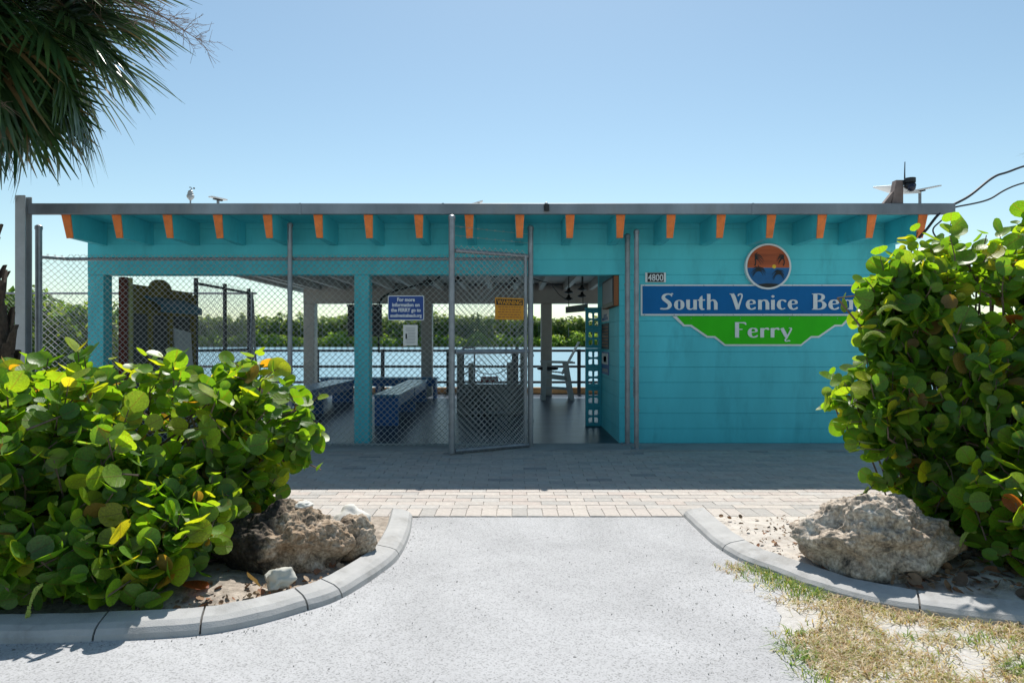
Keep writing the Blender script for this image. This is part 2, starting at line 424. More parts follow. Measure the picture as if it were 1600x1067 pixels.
class MB:
    """collects polygons in world space; build() links them as ONE mesh object whose origin is the parent's"""

    def __init__(self):
        self.v, self.f, self.c, self.uv = [], [], [], []

    def add(self, verts, faces, col=None, uvs=None):
        o = len(self.v)
        self.v.extend(tuple(p) for p in verts)
        self.f.extend(tuple(i + o for i in f) for f in faces)
        if col is not None:
            self.c.extend([col] * len(faces))
        return self

    def box(self, x0, x1, y0, y1, z0, z1, c=0.0):
        """a box, its edges chamfered by c"""
        if c <= 0:
            self.add([(x, y, z) for z in (z0, z1) for y in (y0, y1) for x in (x0, x1)],
                     [(0, 2, 3, 1), (4, 5, 7, 6), (0, 1, 5, 4), (2, 6, 7, 3), (0, 4, 6, 2), (1, 3, 7, 5)])
            return self
        bm = bmesh.new()
        bmesh.ops.create_cube(bm, size=1)
        for v in bm.verts:
            v.co = Vector(((x0 + x1) / 2 + v.co.x * (x1 - x0), (y0 + y1) / 2 + v.co.y * (y1 - y0), (z0 + z1) / 2 + v.co.z * (z1 - z0)))
        bmesh.ops.bevel(bm, geom=bm.edges[:], offset=c, segments=1, affect='EDGES')
        bm.verts.index_update()
        self.add([v.co.copy() for v in bm.verts], [[v.index for v in f.verts] for f in bm.faces])
        bm.free()
        return self

    def hexa(self, p):
        """8 corners, bottom ring then top ring, anticlockwise"""
        self.add(p, [(3, 2, 1, 0), (4, 5, 6, 7), (0, 1, 5, 4), (1, 2, 6, 5), (2, 3, 7, 6), (3, 0, 4, 7)])
        return self

    def tube(self, pts, r, n=6, caps=True, col=None):
        pts = [Vector(p) for p in pts]
        rr = r if isinstance(r, (list, tuple)) else [r] * len(pts)
        o = len(self.v)
        prev = None
        vs, fs = [], []
        for i, p in enumerate(pts):
            t = (pts[min(i + 1, len(pts) - 1)] - pts[max(i - 1, 0)]).normalized()
            if prev is None:
                a = Vector((0, 0, 1)) if abs(t.z) < 0.9 else Vector((1, 0, 0))
                u = t.cross(a).normalized()
            else:
                u = (prev - t * prev.dot(t))
                u = u.normalized() if u.length > 1e-6 else t.orthogonal().normalized()
            prev = u
            w = t.cross(u)
            for k in range(n):
                a = 2 * math.pi * k / n
                vs.append(p + (u * math.cos(a) + w * math.sin(a)) * rr[i])
        for i in range(len(pts) - 1):
            for k in range(n):
                fs.append((i * n + k, i * n + (k + 1) % n, (i + 1) * n + (k + 1) % n, (i + 1) * n + k))
        if caps:
            fs.append(tuple(range(n - 1, -1, -1)))
            fs.append(tuple((len(pts) - 1) * n + k for k in range(n)))
        self.add(vs, fs, col)
        return self

    def lathe(self, prof, cx, cy, n=16):
        """profile of (radius, z) turned about a vertical axis"""
        vs, fs = [], []
        for r, z in prof:
            for k in range(n):
                a = 2 * math.pi * k / n
                vs.append((cx + r * math.cos(a), cy + r * math.sin(a), z))
        for i in range(len(prof) - 1):
            for k in range(n):
                fs.append((i * n + k, i * n + (k + 1) % n, (i + 1) * n + (k + 1) % n, (i + 1) * n + k))
        fs.append(tuple(range(n - 1, -1, -1)))
        fs.append(tuple((len(prof) - 1) * n + k for k in range(n)))
        self.add(vs, fs)
        return self

    def prism_y(self, poly, y0, y1):
        """outline in x,z facing -y (towards the road), extruded to y1"""
        n = len(poly)
        vs = [(x, y0, z) for x, z in poly] + [(x, y1, z) for x, z in poly]
        fs = [tuple(range(n)), tuple(range(2 * n - 1, n - 1, -1))]
        fs += [(i, i + n, (i + 1) % n + n, (i + 1) % n) for i in range(n)]
        self.add(vs, fs)
        return self

    def ball(self, c, r, n=10, m=6, sq=(1, 1, 1)):
        vs, fs = [], []
        for j in range(m + 1):
            th = math.pi * j / m
            for k in range(n):
                a = 2 * math.pi * k / n
                vs.append((c[0] + r * sq[0] * math.sin(th) * math.cos(a), c[1] + r * sq[1] * math.sin(th) * math.sin(a), c[2] + r * sq[2] * math.cos(th)))
        for j in range(m):
            for k in range(n):
                fs.append((j * n + k, (j + 1) * n + k, (j + 1) * n + (k + 1) % n, j * n + (k + 1) % n))
        self.add(vs, fs)
        return self

    def mesh(self, name, m, org=(0, 0, 0), smooth=False):
        me = bpy.data.meshes.new(name)
        ox, oy, oz = org
        me.from_pydata([(a - ox, b - oy, c - oz) for a, b, c in self.v], [], self.f)
        me.materials.append(m)
        if self.c and len(self.c) == len(self.f):
            at = me.color_attributes.new('col', 'FLOAT_COLOR', 'CORNER')
            cnt = np.array([len(f) for f in self.f])
            arr = np.repeat(np.array([(*c[:3], 1.0) for c in self.c], dtype=np.float32), cnt, axis=0)
            at.data.foreach_set('color', arr.ravel())
        if smooth:
            me.polygons.foreach_set('use_smooth', [True] * len(me.polygons))
        me.update()
        return me

    def build(self, name, m, parent=None, org=None, smooth=False, label=None, kind=None):
        if parent is not None:
            org = ORG[parent.name]
        elif org is None:
            org = (0, 0, 0)
        o = bpy.data.objects.new(name, self.mesh(name, m, org, smooth))
        COL.objects.link(o)
        if parent is not None:
            o.parent = parent
            ORG[o.name] = org
        else:
            o.location = org
            ORG[o.name] = org
        if label:
            o['label'] = label
        if kind:
            o['kind'] = kind
        return o


def thing(name, label, cat, loc=(0, 0, 0), group=None):
    o = bpy.data.objects.new(name, None)
    o.empty_display_size = 0.1
    COL.objects.link(o)
    o.location = loc
    ORG[o.name] = tuple(loc)
    tag(o, label, cat, group)
    return o


def tag(o, label, cat, group=None):
    o['label'] = label
    o['category'] = cat
    if group:
        o['group'] = group
    return o


def struct(o):
    o['kind'] = 'structure'
    return o


def fast_mesh(name, verts, faces, m, fcol=None, smooth=False, uv=None):
    """verts (n,3), faces (k,3 or 4) as numpy arrays"""
    me = bpy.data.meshes.new(name)
    verts = np.asarray(verts, dtype=np.float32)
    faces = np.asarray(faces, dtype=np.int32)
    k, s = faces.shape
    me.vertices.add(len(verts))
    me.vertices.foreach_set('co', verts.ravel())
    me.loops.add(k * s)
    me.loops.foreach_set('vertex_index', faces.ravel())
    me.polygons.add(k)
    me.polygons.foreach_set('loop_start', np.arange(0, k * s, s, dtype=np.int32))
    me.materials.append(m)
    if uv is not None:
        l = me.uv_layers.new(name='UVMap')
        l.data.foreach_set('uv', np.asarray(uv, dtype=np.float32)[faces.ravel()].ravel())
    if fcol is not None:
        at = me.color_attributes.new('col', 'FLOAT_COLOR', 'CORNER')
        a = np.ones((k, 4), dtype=np.float32)
        a[:, :3] = fcol
        at.data.foreach_set('color', np.repeat(a, s, axis=0).ravel())
    if smooth:
        me.polygons.foreach_set('use_smooth', np.ones(k, dtype=bool))
    me.update(calc_edges=True)
    me.validate()
    return me


def link(name, me, parent=None, loc=(0, 0, 0)):
    o = bpy.data.objects.new(name, me)
    COL.objects.link(o)
    o.location = loc
    if parent is not None:
        o.parent = parent
    return o


def hash_noise(x, y, z=0.0):
    return noise.noise(Vector((x, y, z)))


def catmull(pts, n=8):
    """smooth curve through points of any dimension"""
    P = [np.array(p, dtype=float) for p in pts]
    out = []
    for i in range(len(P) - 1):
        p0 = P[i - 1] if i > 0 else 2 * P[0] - P[1]
        p1, p2 = P[i], P[i + 1]
        p3 = P[i + 2] if i + 2 < len(P) else 2 * P[-1] - P[-2]
        for k in range(n):
            t = k / n
            out.append(0.5 * ((2 * p1) + (-p0 + p2) * t + (2 * p0 - 5 * p1 + 4 * p2 - p3) * t * t + (-p0 + 3 * p1 - 3 * p2 + p3) * t ** 3))
    out.append(P[-1])
    return [tuple(p) for p in out]


# ================================================================== THE SETTING
# ground sheet (sand), ends at the seawall
gm = MB()
gm.add([(-90, -60, 0), (90, -60, 0), (90, 17.7, 0), (-90, 17.7, 0)], [(0, 1, 2, 3)])
struct(gm.build('ground', M['sand']))
sw = MB(); sw.box(-90, 90, 17.7, 17.95, -2.5, 0.02, 0.01)
struct(sw.build('seawall', M['concrete']))
wm = MB(); wm.add([(-2500, 17.9, -0.45), (2500, 17.9, -0.45), (2500, 3500, -0.45), (-2500, 3500, -0.45)], [(0, 1, 2, 3)])
struct(wm.build('water', M['water']))
sh = MB(); sh.box(-500, 500, 222, 420, -2, -0.2)
struct(sh.build('far_shore', M['shore']))

# kerb lines, road side edge (x, y) and the side towards the bed
KL = catmull([(-0.765, 5.24), (-0.715, 4.75), (-0.708, 4.28), (-0.765, 3.979), (-0.896, 3.60), (-1.045, 3.42), (-1.25, 3.24), (-1.469, 3.14), (-1.892, 3.08), (-2.291, 3.055), (-3.2, 3.03), (-6.5, 3.0)], 10)
KR = catmull([(1.325, 5.28), (1.331, 4.80), (1.345, 4.50), (1.405, 4.186), (1.518, 3.968), (1.635, 3.742), (1.80, 3.54), (2.028, 3.391), (2.43, 3.245), (3.4, 3.02), (6.5, 2.75)], 10)

# path: pale shell asphalt, ragged towards the grass on the right
pp = []
right = [p for p in KR if p[0] < 1.56]
pp += [(-0.70, 5.262), (1.38, 5.262)]
pp += [(x + 0.05, y) for x, y in right[2:]]
ys = np.arange(3.85, -6, -0.06)
for y in ys:
    base = 1.22 - 0.02 * (y < 3) + 0.30 * max(0, min(1, (y - 3.1) / 0.75))
    pp.append((base + 0.11 * hash_noise(y * 1.6, 3.3) + 0.05 * hash_noise(y * 7, 9.1), y))
pp += [(1.2, -50), (-30, -50), (-30, 3.05), (-6.5, 3.06)]
pp += [(x - 0.04, y + 0.05) for x, y in KL[::-1][2:-2]]
bm = bmesh.new()
vs = [bm.verts.new((x, y, 0.004)) for x, y in pp]
bm.faces.new(vs)
bmesh.ops.triangulate(bm, faces=bm.faces[:])
for f in bm.faces:
    if f.normal.z < 0:
        f.normal_flip()
me = bpy.data.meshes.new('path'); bm.to_mesh(me); bm.free(); me.materials.append(M['path'])
struct(link('path', me))

# planting beds
def bed_mesh(name, outer, m, zc, seed, kline):
    """soil sheet inside the kerb up to the pavers, lumpy"""
    bm = bmesh.new()
    vs = [bm.verts.new((x, y, 0)) for x, y in outer]
    bm.faces.new(vs)
    bmesh.ops.triangulate(bm, faces=bm.faces[:])
    for _ in range(5):
        es = [e for e in bm.edges if e.calc_length() > 0.11]
        if not es:
            break
        bmesh.ops.subdivide_edges(bm, edges=es, cuts=1)
        bmesh.ops.triangulate(bm, faces=[f for f in bm.faces if len(f.verts) > 3])
    for v in bm.verts:
        x, y = v.co.x, v.co.y
        edge = max(0.0, min(1.0, (5.25 - y) / 0.25))
        kd = min((x - q[0]) ** 2 + (y - q[1]) ** 2 for q in kline) ** 0.5
        inner = max(0.0, min(1.0, (kd - 0.17) / 0.25))
        v.co.z = 0.012 + (0.012 + 0.012 * hash_noise(x * 5, y * 5, seed) + inner * (zc + 0.05 * hash_noise(x * 1.3, y * 1.3, seed) + 0.014 * hash_noise(x * 6, y * 6, seed))) * edge
    for f in bm.faces:
        f.normal_update()
        if f.normal.z < 0:
            f.normal_flip()
        f.smooth = True
    me = bpy.data.meshes.new(name)
    bm.to_mesh(me); bm.free()
    me.materials.append(m)
    return struct(link(name, me))


bl = [(x - 0.09, y + 0.02) for x, y in KL]
bl = [(x, min(y, 5.255)) for x, y in bl] + [(-6.5, 5.255)]
bed_mesh('planting_bed', bl, M['soil'], 0.035, 1.0, KL)
br = [(x + 0.08, y + 0.03) for x, y in KR]
br = [(x, min(y, 5.255)) for x, y in br] + [(6.5, 5.255)]
bed_mesh('planting_bed', br, M['shell_sand'], 0.03, 7.0, KR)


# kerbs: extruded concrete edging cut by joints into stones
def kerb(line, side, joints, width, height):
    pts = [Vector((x, y, 0)) for x, y in line]

    def frame(i):
        t = (pts[min(i + 1, len(pts) - 1)] - pts[max(i - 1, 0)]).normalized()
        return Vector((t.y, -t.x, 0)) * side

    prof = [(-0.012, -0.03), (0.004, height * 0.42), (0.022, height * 0.74), (0.056, height * 0.94), (width - 0.022, height + 0.012), (width - 0.003, height - 0.012), (width, -0.03)]
    n = len(prof)

    def sweep(idx, inset, z_off):
        mb = MB()
        vs, fs = [], []
        for j, (p, nv) in enumerate(idx):
            for (a, z) in prof:
                a2 = inset + a * (width - 2 * inset) / width
                wob = 0.004 * hash_noise(p.x * 9, p.y * 9, a * 20)
                vs.append((p.x + nv.x * a2, p.y + nv.y * a2, z - z_off + wob))
        for j in range(len(idx) - 1):
            for k in range(n - 1):
                fs.append((j * n + k, (j + 1) * n + k, (j + 1) * n + k + 1, j * n + k + 1))
        fs.append(tuple(range(n)))
        fs.append(tuple((len(idx) - 1) * n + k for k in range(n - 1, -1, -1)))
        if side < 0:
            fs = [tuple(reversed(f)) for f in fs]
        mb.add(vs, fs)
        return mb

    allp = [(pts[i], frame(i)) for i in range(len(pts))]
    root = sweep(allp, 0.012, 0.014).build('kerb', M['mortar'])
    struct(root)
    cuts = [0] + joints + [len(pts) - 1]
    for a, b in zip(cuts[:-1], cuts[1:]):
        seg = []
        for i in range(a, b + 1):
            p, nv = allp[i]
            p = p.copy()
            t = Vector((-nv.y, nv.x, 0)) * side
            if i == a and a > 0:
                p -= (pts[a] - pts[a + 1]).normalized() * 0.005
            if i == b and b < len(pts) - 1:
                p += (pts[b - 1] - pts[b]).normalized() * 0.005
            seg.append((p, nv))
        sweep(seg, 0.0, 0.0).build('kerb_stone', M['kerb'], root, smooth=False)
    return root


def nearest(line, q):
    return min(range(len(line)), key=lambda i: (line[i][0] - q[0]) ** 2 + (line[i][1] - q[1]) ** 2)


kerb(KL, 1, [nearest(KL, q) for q in ((-0.714, 4.279), (-0.896, 3.60), (-1.033, 3.43), (-1.446, 3.148), (-1.892, 3.081), (-2.9, 3.04), (-4.2, 3.01), (-5.4, 3.0))], 0.165, 0.070)
kerb(KR, -1, [nearest(KR, q) for q in ((1.36, 4.40), (2.03, 3.39), (3.0, 3.1), (4.6, 2.9))], 0.175, 0.062)

# floor of the shelter and concrete apron
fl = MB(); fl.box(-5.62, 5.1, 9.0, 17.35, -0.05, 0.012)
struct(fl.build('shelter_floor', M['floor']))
ap = MB(); ap.box(-7.2, 7.0, 8.42, 9.0, -0.05, 0.016, 0.004)
struct(ap.build('concrete_apron', M['concrete']))

# pavers
pbed = MB(); pbed.add([(-7.2, 5.26, 0.003), (7.0, 5.26, 0.003), (7.0, 8.42, 0.003), (-7.2, 8.42, 0.003)], [(0, 1, 2, 3)])
pbed = struct(pbed.build('paver_bed', M['bed']))
PCOL = [(0.46, 0.415, 0.375), (0.43, 0.395, 0.36), (0.38, 0.36, 0.335), (0.48, 0.435, 0.39), (0.44, 0.385, 0.345), (0.30, 0.29, 0.28), (0.44, 0.415, 0.385)]


def paver_geo(mb, cx, cy, lx, ly, z, col, tilt=(0, 0)):
    g, c = 0.0017, 0.003
    hx, hy = lx / 2 - g, ly / 2 - g
    vs = []
    for (sx, sy, zz) in ((hx, hy, -0.03), (hx, hy, -c), (hx - c, hy - c, 0)):
        for (a, b) in ((-1, -1), (1, -1), (1, 1), (-1, 1)):
            x, y = a * sx, b * sy
            vs.append((cx + x, cy + y, z + zz + tilt[0] * x + tilt[1] * y))
    fs = []
    for r_ in (0, 4):
        for k in range(4):
            fs.append((r_ + k, r_ + (k + 1) % 4, r_ + 4 + (k + 1) % 4, r_ + 4 + k))
    fs.append((8, 9, 10, 11))
    mb.add(vs, fs, col)


pav = []
PX, PY = 0.24, 0.12
for i in range(int(14.2 / PY)):
    pav.append((-7.2 + PY / 2 + i * PY, 5.26 + PX / 2, PY, PX))
rows = int((8.42 - 5.26 - PX) / PY)
for r_ in range(rows):
    off = PX / 2 * (r_ % 2) + 0.02 * random.random()
    for i in range(int(14.2 / PX) + 1):
        x = -7.2 + off + i * PX
        if -7.05 < x < 6.85:
            pav.append((x, 5.26 + PX + PY / 2 + r_ * PY, PX, PY))
vis = [p for p in pav if -2.1 < p[0] < 2.25]
vis.sort(key=lambda p: p[1])
near = set(vis[:300])
pm = {}
for k, (lx, ly) in enumerate(((PY, PX), (PX, PY))):
    for j, c in enumerate(PCOL):
        mb = MB(); paver_geo(mb, 0, 0, lx, ly, 0, c)
        pm[(k, j)] = mb.mesh('paver', M['paver'])
rest = MB()
for p in pav:
    j = random.choices(range(len(PCOL)), (5, 5, 3, 4, 4, 0.5, 3))[0]
    z = 0.012 + random.uniform(-0.0012, 0.0012)
    if p in near:
        o = bpy.data.objects.new('paver', pm[(0 if p[2] < p[3] else 1, j)])
        COL.objects.link(o)
        o.parent = pbed
        o.location = (p[0], p[1], z)
        o.rotation_euler = (random.gauss(0, 0.004), random.gauss(0, 0.003), random.gauss(0, 0.004))
    else:
        paver_geo(rest, p[0], p[1], p[2], p[3], z, PCOL[j], (random.gauss(0, 0.004), random.gauss(0, 0.004)))
rest.build('paver_field', M['paver'], pbed, kind='stuff')

# ================================================================== THE BUILDING
B = thing('ferry_shelter', 'long flat roofed turquoise ferry shelter with orange beam ends', 'building', (0, 9.04, 0))
W0, W1 = 9.04, 9.24
CH = 0.2034
w = MB(); w.box(-5.62, -5.41, W0, W1, 0, 2.237, 0.006); w.build('wall_pier', M['teal'], B)
w = MB(); w.box(-2.09, -1.89, W0, W1, 0, 2.237, 0.006); w.build('column', M['teal'], B)
# solid courses of the right-hand wall
for k in range(11):
    w = MB(); w.box(1.42, 5.08, W0, W1, k * CH + 0.0012, (k + 1) * CH - 0.0012, 0.003)
    w.build('block_course', M['teal'], B)
z = 11 * CH
k = 0
while z < 2.95:
    z2 = min(z + CH, 2.96)
    w = MB(); w.box(-5.62, 5.08, W0, W1, z + (0.0012), z2 - 0.0012, 0.002)
    w.build('block_course', M['teal'], B)
    z = z2
# mortar core behind the courses keeps the joints closed
w = MB(); w.box(1.425, 5.075, W0 + 0.008, W1 - 0.008, 0.001, 2.24); w.build('wall_core', M['teal_dark'], B)
w = MB(); w.box(-5.615, 5.075, W0 + 0.006, W1 - 0.006, 2.2445, 2.955); w.build('lintel_core', M['teal_dark'], B)
# side wall of the closed wing, and the wing's other walls
for k in range(11):
    w = MB(); w.box(1.42, 1.62, W1 + 0.003, 11.2, k * CH + 0.002, (k + 1) * CH - 0.002, 0.003); w.build('block_course', M['teal'], B)
w = MB(); w.box(1.428, 1.612, W1 + 0.006, 11.195, 0.001, 2.6); w.build('wall_core', M['teal_dark'], B)
w = MB(); w.box(4.88, 5.08, W1 + 0.003, 11.2, 0, 2.6, 0.004); w.build('side_wall', M['teal'], B)
w = MB(); w.box(1.43, 5.08, 11.203, 11.4, 0, 2.6, 0.004); w.build('rear_wall', M['teal'], B)
# rear columns and beam
for x in (-5.06, -2.13, 0.86, 4.85):
    w = MB(); w.box(x - 0.135, x + 0.135, 17.0, 17.3, 0.012, 2.30, 0.012); w.build('rear_column', M['white'], B)
w = MB(); w.box(-5.2, 5.0, 17.0, 17.28, 2.302, 2.77, 0.01); w.build('rear_beam', M['white'], B)
w = MB(); w.box(-5.22, -5.08, W1 + 0.003, 16.997, 2.66, 2.84, 0.006); w.build('side_beam', M['white'], B)
# roof: slab, deck boards below, gutter in front
rf = MB()
rf.hexa([(-5.62, 8.27, 2.945), (5.2, 8.27, 2.945), (5.2, 18.0, 2.80), (-5.62, 18.0, 2.80),
         (-5.62, 8.27, 3.005), (5.2, 8.27, 3.005), (5.2, 18.0, 2.86), (-5.62, 18.0, 2.86)])
roof = rf.build('roof', M['roof'], B)
sf = MB(); sf.hexa([(-5.6, 8.29, 2.925), (5.18, 8.29, 2.925), (5.18, 9.036, 2.914), (-5.6, 9.036, 2.914),
                    (-5.6, 8.29, 2.943), (5.18, 8.29, 2.943), (5.18, 9.036, 2.932), (-5.6, 9.036, 2.932)])
sf.build('soffit', M['teal'], B)
y = W1 + 0.02
i = 0
while y < 17.9:
    y2 = min(y + 0.58, 17.95)
    za = 2.945 - 0.0149 * (y - 8.27) - 0.024
    zb = 2.945 - 0.0149 * (y2 - 8.27) - 0.024
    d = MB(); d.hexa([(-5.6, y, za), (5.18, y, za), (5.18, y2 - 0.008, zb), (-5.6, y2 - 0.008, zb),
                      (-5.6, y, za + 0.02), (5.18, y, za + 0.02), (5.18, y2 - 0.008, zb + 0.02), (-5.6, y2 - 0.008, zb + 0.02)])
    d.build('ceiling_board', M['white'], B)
    y = y2
    i += 1
gt = MB(); gt.box(-5.83, 5.34, 8.215, 8.262, 2.885, 3.018, 0.006)
gutter = gt.build('gutter', M['gutter'], B)
for x in (-2.55, -0.83, 2.9):
    s = MB(); s.box(x - 0.012, x + 0.012, 8.209, 8.2145, 2.883, 3.0195); s.build('gutter_seam', M['gutter'], gutter)
# joists
def joist_geo(x):
    """the turquoise tail of a roof beam, its end cut back and tapered"""
    j = MB()
    t, b_ = 0.055, 0.037
    j.hexa([(x - b_, 8.37, 2.625), (x + b_, 8.37, 2.625), (x + t, 9.036, 2.625), (x - t, 9.036, 2.625),
            (x - t, 8.285, 2.922), (x + t, 8.285, 2.922), (x + t, 9.036, 2.912), (x - t, 9.036, 2.912)])
    return j
for i in range(18):
    x = -5.41 + i * 0.6115
    jo = joist_geo(x).build('roof_beam', M['teal'], B)
    e = MB()
    jz, jx, t, b_ = random.uniform(-0.008, 0.006), random.uniform(-0.004, 0.004), 0.0565, 0.0385
    x += jx
    e.hexa([(x - b_, 8.353, 2.622 + jz), (x + b_, 8.353, 2.622 + jz * 0.4), (x + b_, 8.369, 2.622), (x - b_, 8.369, 2.622),
            (x - t, 8.268, 2.922), (x + t, 8.268, 2.922), (x + t, 8.284, 2.922), (x - t, 8.284, 2.922)])
    e.build('beam_end', M['orange'], jo)
    if x < 5.0:
        r2 = MB()
        za, zb = 2.905, 2.905 - 0.0149 * 8.5
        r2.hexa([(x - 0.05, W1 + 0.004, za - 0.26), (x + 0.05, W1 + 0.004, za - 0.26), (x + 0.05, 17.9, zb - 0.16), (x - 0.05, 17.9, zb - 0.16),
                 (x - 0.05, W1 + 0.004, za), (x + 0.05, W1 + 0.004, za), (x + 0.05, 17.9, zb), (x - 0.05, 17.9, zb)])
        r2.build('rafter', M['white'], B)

# left side panelling of the shelter: mustard wall, awning, red and yellow jamb posts
LS = thing('side_stall', 'mustard yellow side stall with blue awning beside the left opening', 'stall', (-5.3, 9.3, 0))
p_ = MB(); p_.box(-5.36, -5.31, 9.33, 11.35, 0.012, 2.16); p_.build('back_panel', M['yellow'], LS)
p_ = MB(); p_.box(-5.33, -5.24, 9.245, 9.33, 0.012, 2.23, 0.004); p_.build('door_post', M['redpost'], LS)
p_ = MB(); p_.box(-5.30, -5.23, 9.36, 9.42, 0.012, 2.23, 0.004); p_.build('corner_post', M['yellow_post'], LS)
for y in (9.95, 10.55, 11.3):
    p_ = MB(); p_.box(-5.31, -5.26, y, y + 0.06, 0.012, 2.12, 0.004); p_.build('batten', M['yellow'], LS)
for i in range(9):
    y = 9.85 + i * 0.14
    a = MB(); a.hexa([(-5.05, y, 1.87), (-5.05, y + 0.125, 1.87), (-5.31, y + 0.125, 2.0), (-5.31, y, 2.0),
                      (-5.05, y, 1.89), (-5.05, y + 0.125, 1.89), (-5.31, y + 0.125, 2.02), (-5.31, y, 2.02)])
    a.build('awning_slat', M['awning'], LS)
a = MB(); a.box(-5.06, -5.04, 9.84, 11.1, 1.78, 1.885); a.build('awning_valance', M['awning'], LS)
p_ = MB()
for i in range(13):
    a0 = math.pi * i / 12
poly = [(10.35 + 0.3 * math.cos(math.pi * i / 12), 2.16 + 0.13 * math.sin(math.pi * i / 12)) for i in range(13)]
n = len(poly)
p_.add([(-5.35, yy, zz) for yy, zz in poly] + [(-5.31, yy, zz) for yy, zz in poly],
       [tuple(range(n - 1, -1, -1)), tuple(range(n, 2 * n))] + [(i, (i + 1) % n, (i + 1) % n + n, i + n) for i in range(n)])
p_.build('arched_top', M['yellow'], LS)
for (y, zc, hy, hz, mm) in ((9.75, 0.9, 0.17, 0.85, 'inset'), (10.28, 0.9, 0.22, 0.85, 'inset'), (10.95, 0.9, 0.28, 0.85, 'inset')):
    p_ = MB(); p_.box(-5.309, -5.298, y - hy, y + hy, zc - hz, zc + hz); p_.build('panel_inset', M[mm], LS)
p_ = MB(); p_.box(-5.296, -5.292, 10.55, 10.72, 1.33, 1.55); tag(p_.build('paper_notice', M['paper'], None, (-5.29, 10.6, 1.33)), 'small white paper pinned to the mustard stall panel', 'notice')
p_ = MB(); p_.hexa([(-5.10, 10.55, 0.012), (-5.10, 11.05, 0.012), (-5.13, 11.05, 0.012), (-5.13, 10.55, 0.012),
                    (-5.235, 10.6, 1.56), (-5.235, 11.13, 1.50), (-5.26, 11.13, 1.50), (-5.26, 10.6, 1.56)])
tag(p_.build('pale_board', M['lightpanel'], None, (-5.1, 10.8, 0)), 'pale grey blue panel leaning against the mustard stall', 'panel')


# ================================================================== CHAIN LINK
def clip(a0, b0, u0, u1, z0, z1, s):
    """the diagonal z = s*(u-a0)+b0 clipped to the rectangle"""
    pts = []
    for u in (u0, u1):
        zz = s * (u - a0) + b0
        if z0 <= zz <= z1:
            pts.append((u, zz))
    for zz in (z0, z1):
        u = a0 + (zz - b0) / s
        if u0 < u < u1:
            pts.append((u, zz))
    if len(pts) < 2:
        return None
    pts.sort()
    return pts[0], pts[-1]


def mesh_panel(A, Bp, z0, z1, pitch=0.077, r=0.0034, sag=0.0):
    """woven wire between two ground points: zigzag wires bent at every crossing"""
    A, Bp = Vector((A[0], A[1], 0)), Vector((Bp[0], Bp[1], 0))
    L = (Bp - A).length
    t = (Bp - A).normalized()
    nv = Vector((-t.y, t.x, 0))
    mb = MB()
    for s in (1, -1):
        span = (z1 - z0)
        a = -span if s > 0 else 0
        k = math.floor(a / pitch) * pitch
        end = L if s > 0 else L + span
        while k < end:
            c = clip(k, z0, 0, L, z0, z1, s)
            k += pitch
            if not c or (c[1][0] - c[0][0]) < 0.01:
                continue
            (ua, za), (ub, zb) = c
            wob = 0.004 * hash_noise(k * 3.1, s, z0)
            off = nv * (0.0026 * s)
            m_ = ((ua + ub) / 2, (za + zb) / 2)
            P = [A + t * (ua + wob) + off + Vector((0, 0, za)), A + t * (m_[0] + wob) + off * 1.5 + nv * 0.006 * hash_noise(k, 2.2) + Vector((0, 0, m_[1])), A + t * (ub + wob) + off + Vector((0, 0, zb))]
            mb.tube(P, r, 3, caps=False)
    return mb


def post(mb, x, y, z0, z1, r):
    mb.tube([(x, y, z0), (x, y, z1)], r, 12)


def post_cap(x, y, z, r):
    c = MB(); c.lathe([(r + 0.006, z - 0.03), (r + 0.006, z), (r + 0.003, z + 0.012), (r * 0.6, z + 0.025), (0.004, z + 0.03)], x, y, 12)
    return c


FY = 8.66
FE = thing('chain_link_fence', 'tall chain link fence across the two open bays of the shelter', 'fence', (-2.8, FY, 0))
for (x, y, zt, r) in ((-5.81, 8.38, 2.76, 0.038), (-2.80, FY - 0.05, 2.83, 0.031), (0.235, FY, 2.80, 0.035)):
    p_ = MB(); post(p_, x, y, 0.0, zt, r); po = p_.build('post', M['galv'], FE, smooth=False)
    post_cap(x, y, zt, r).build('post_cap', M['galv'], po)
p_ = MB(); p_.tube([(-5.81, 8.40, 2.395), (-5.62, FY, 2.40), (-2.80, FY, 2.402), (0.20, FY, 2.402)], 0.021, 8); p_.build('top_rail', M['galv'], FE)
p_ = MB(); p_.tube([(-5.81, 8.40, 0.06), (-5.62, FY, 0.06), (0.20, FY, 0.06)], 0.0035, 4); p_.build('tension_wire', M['wire'], FE)
mesh_panel((-5.62, FY - 0.024), (0.20, FY - 0.024), 0.04, 2.455).build('wire_mesh', M['wire'], FE, kind='stuff')
mesh_panel((-5.80, 8.40), (-5.62, FY - 0.024), 0.04, 2.44).build('wire_mesh', M['wire'], FE, kind='stuff')
for z in (0.5, 1.0, 1.5, 2.0):
    for x in (-2.80,):
        c = MB(); c.lathe([(0.036, z - 0.012), (0.036, z + 0.012)], x, FY - 0.05, 12); c.build('clamp', M['galv'], FE)

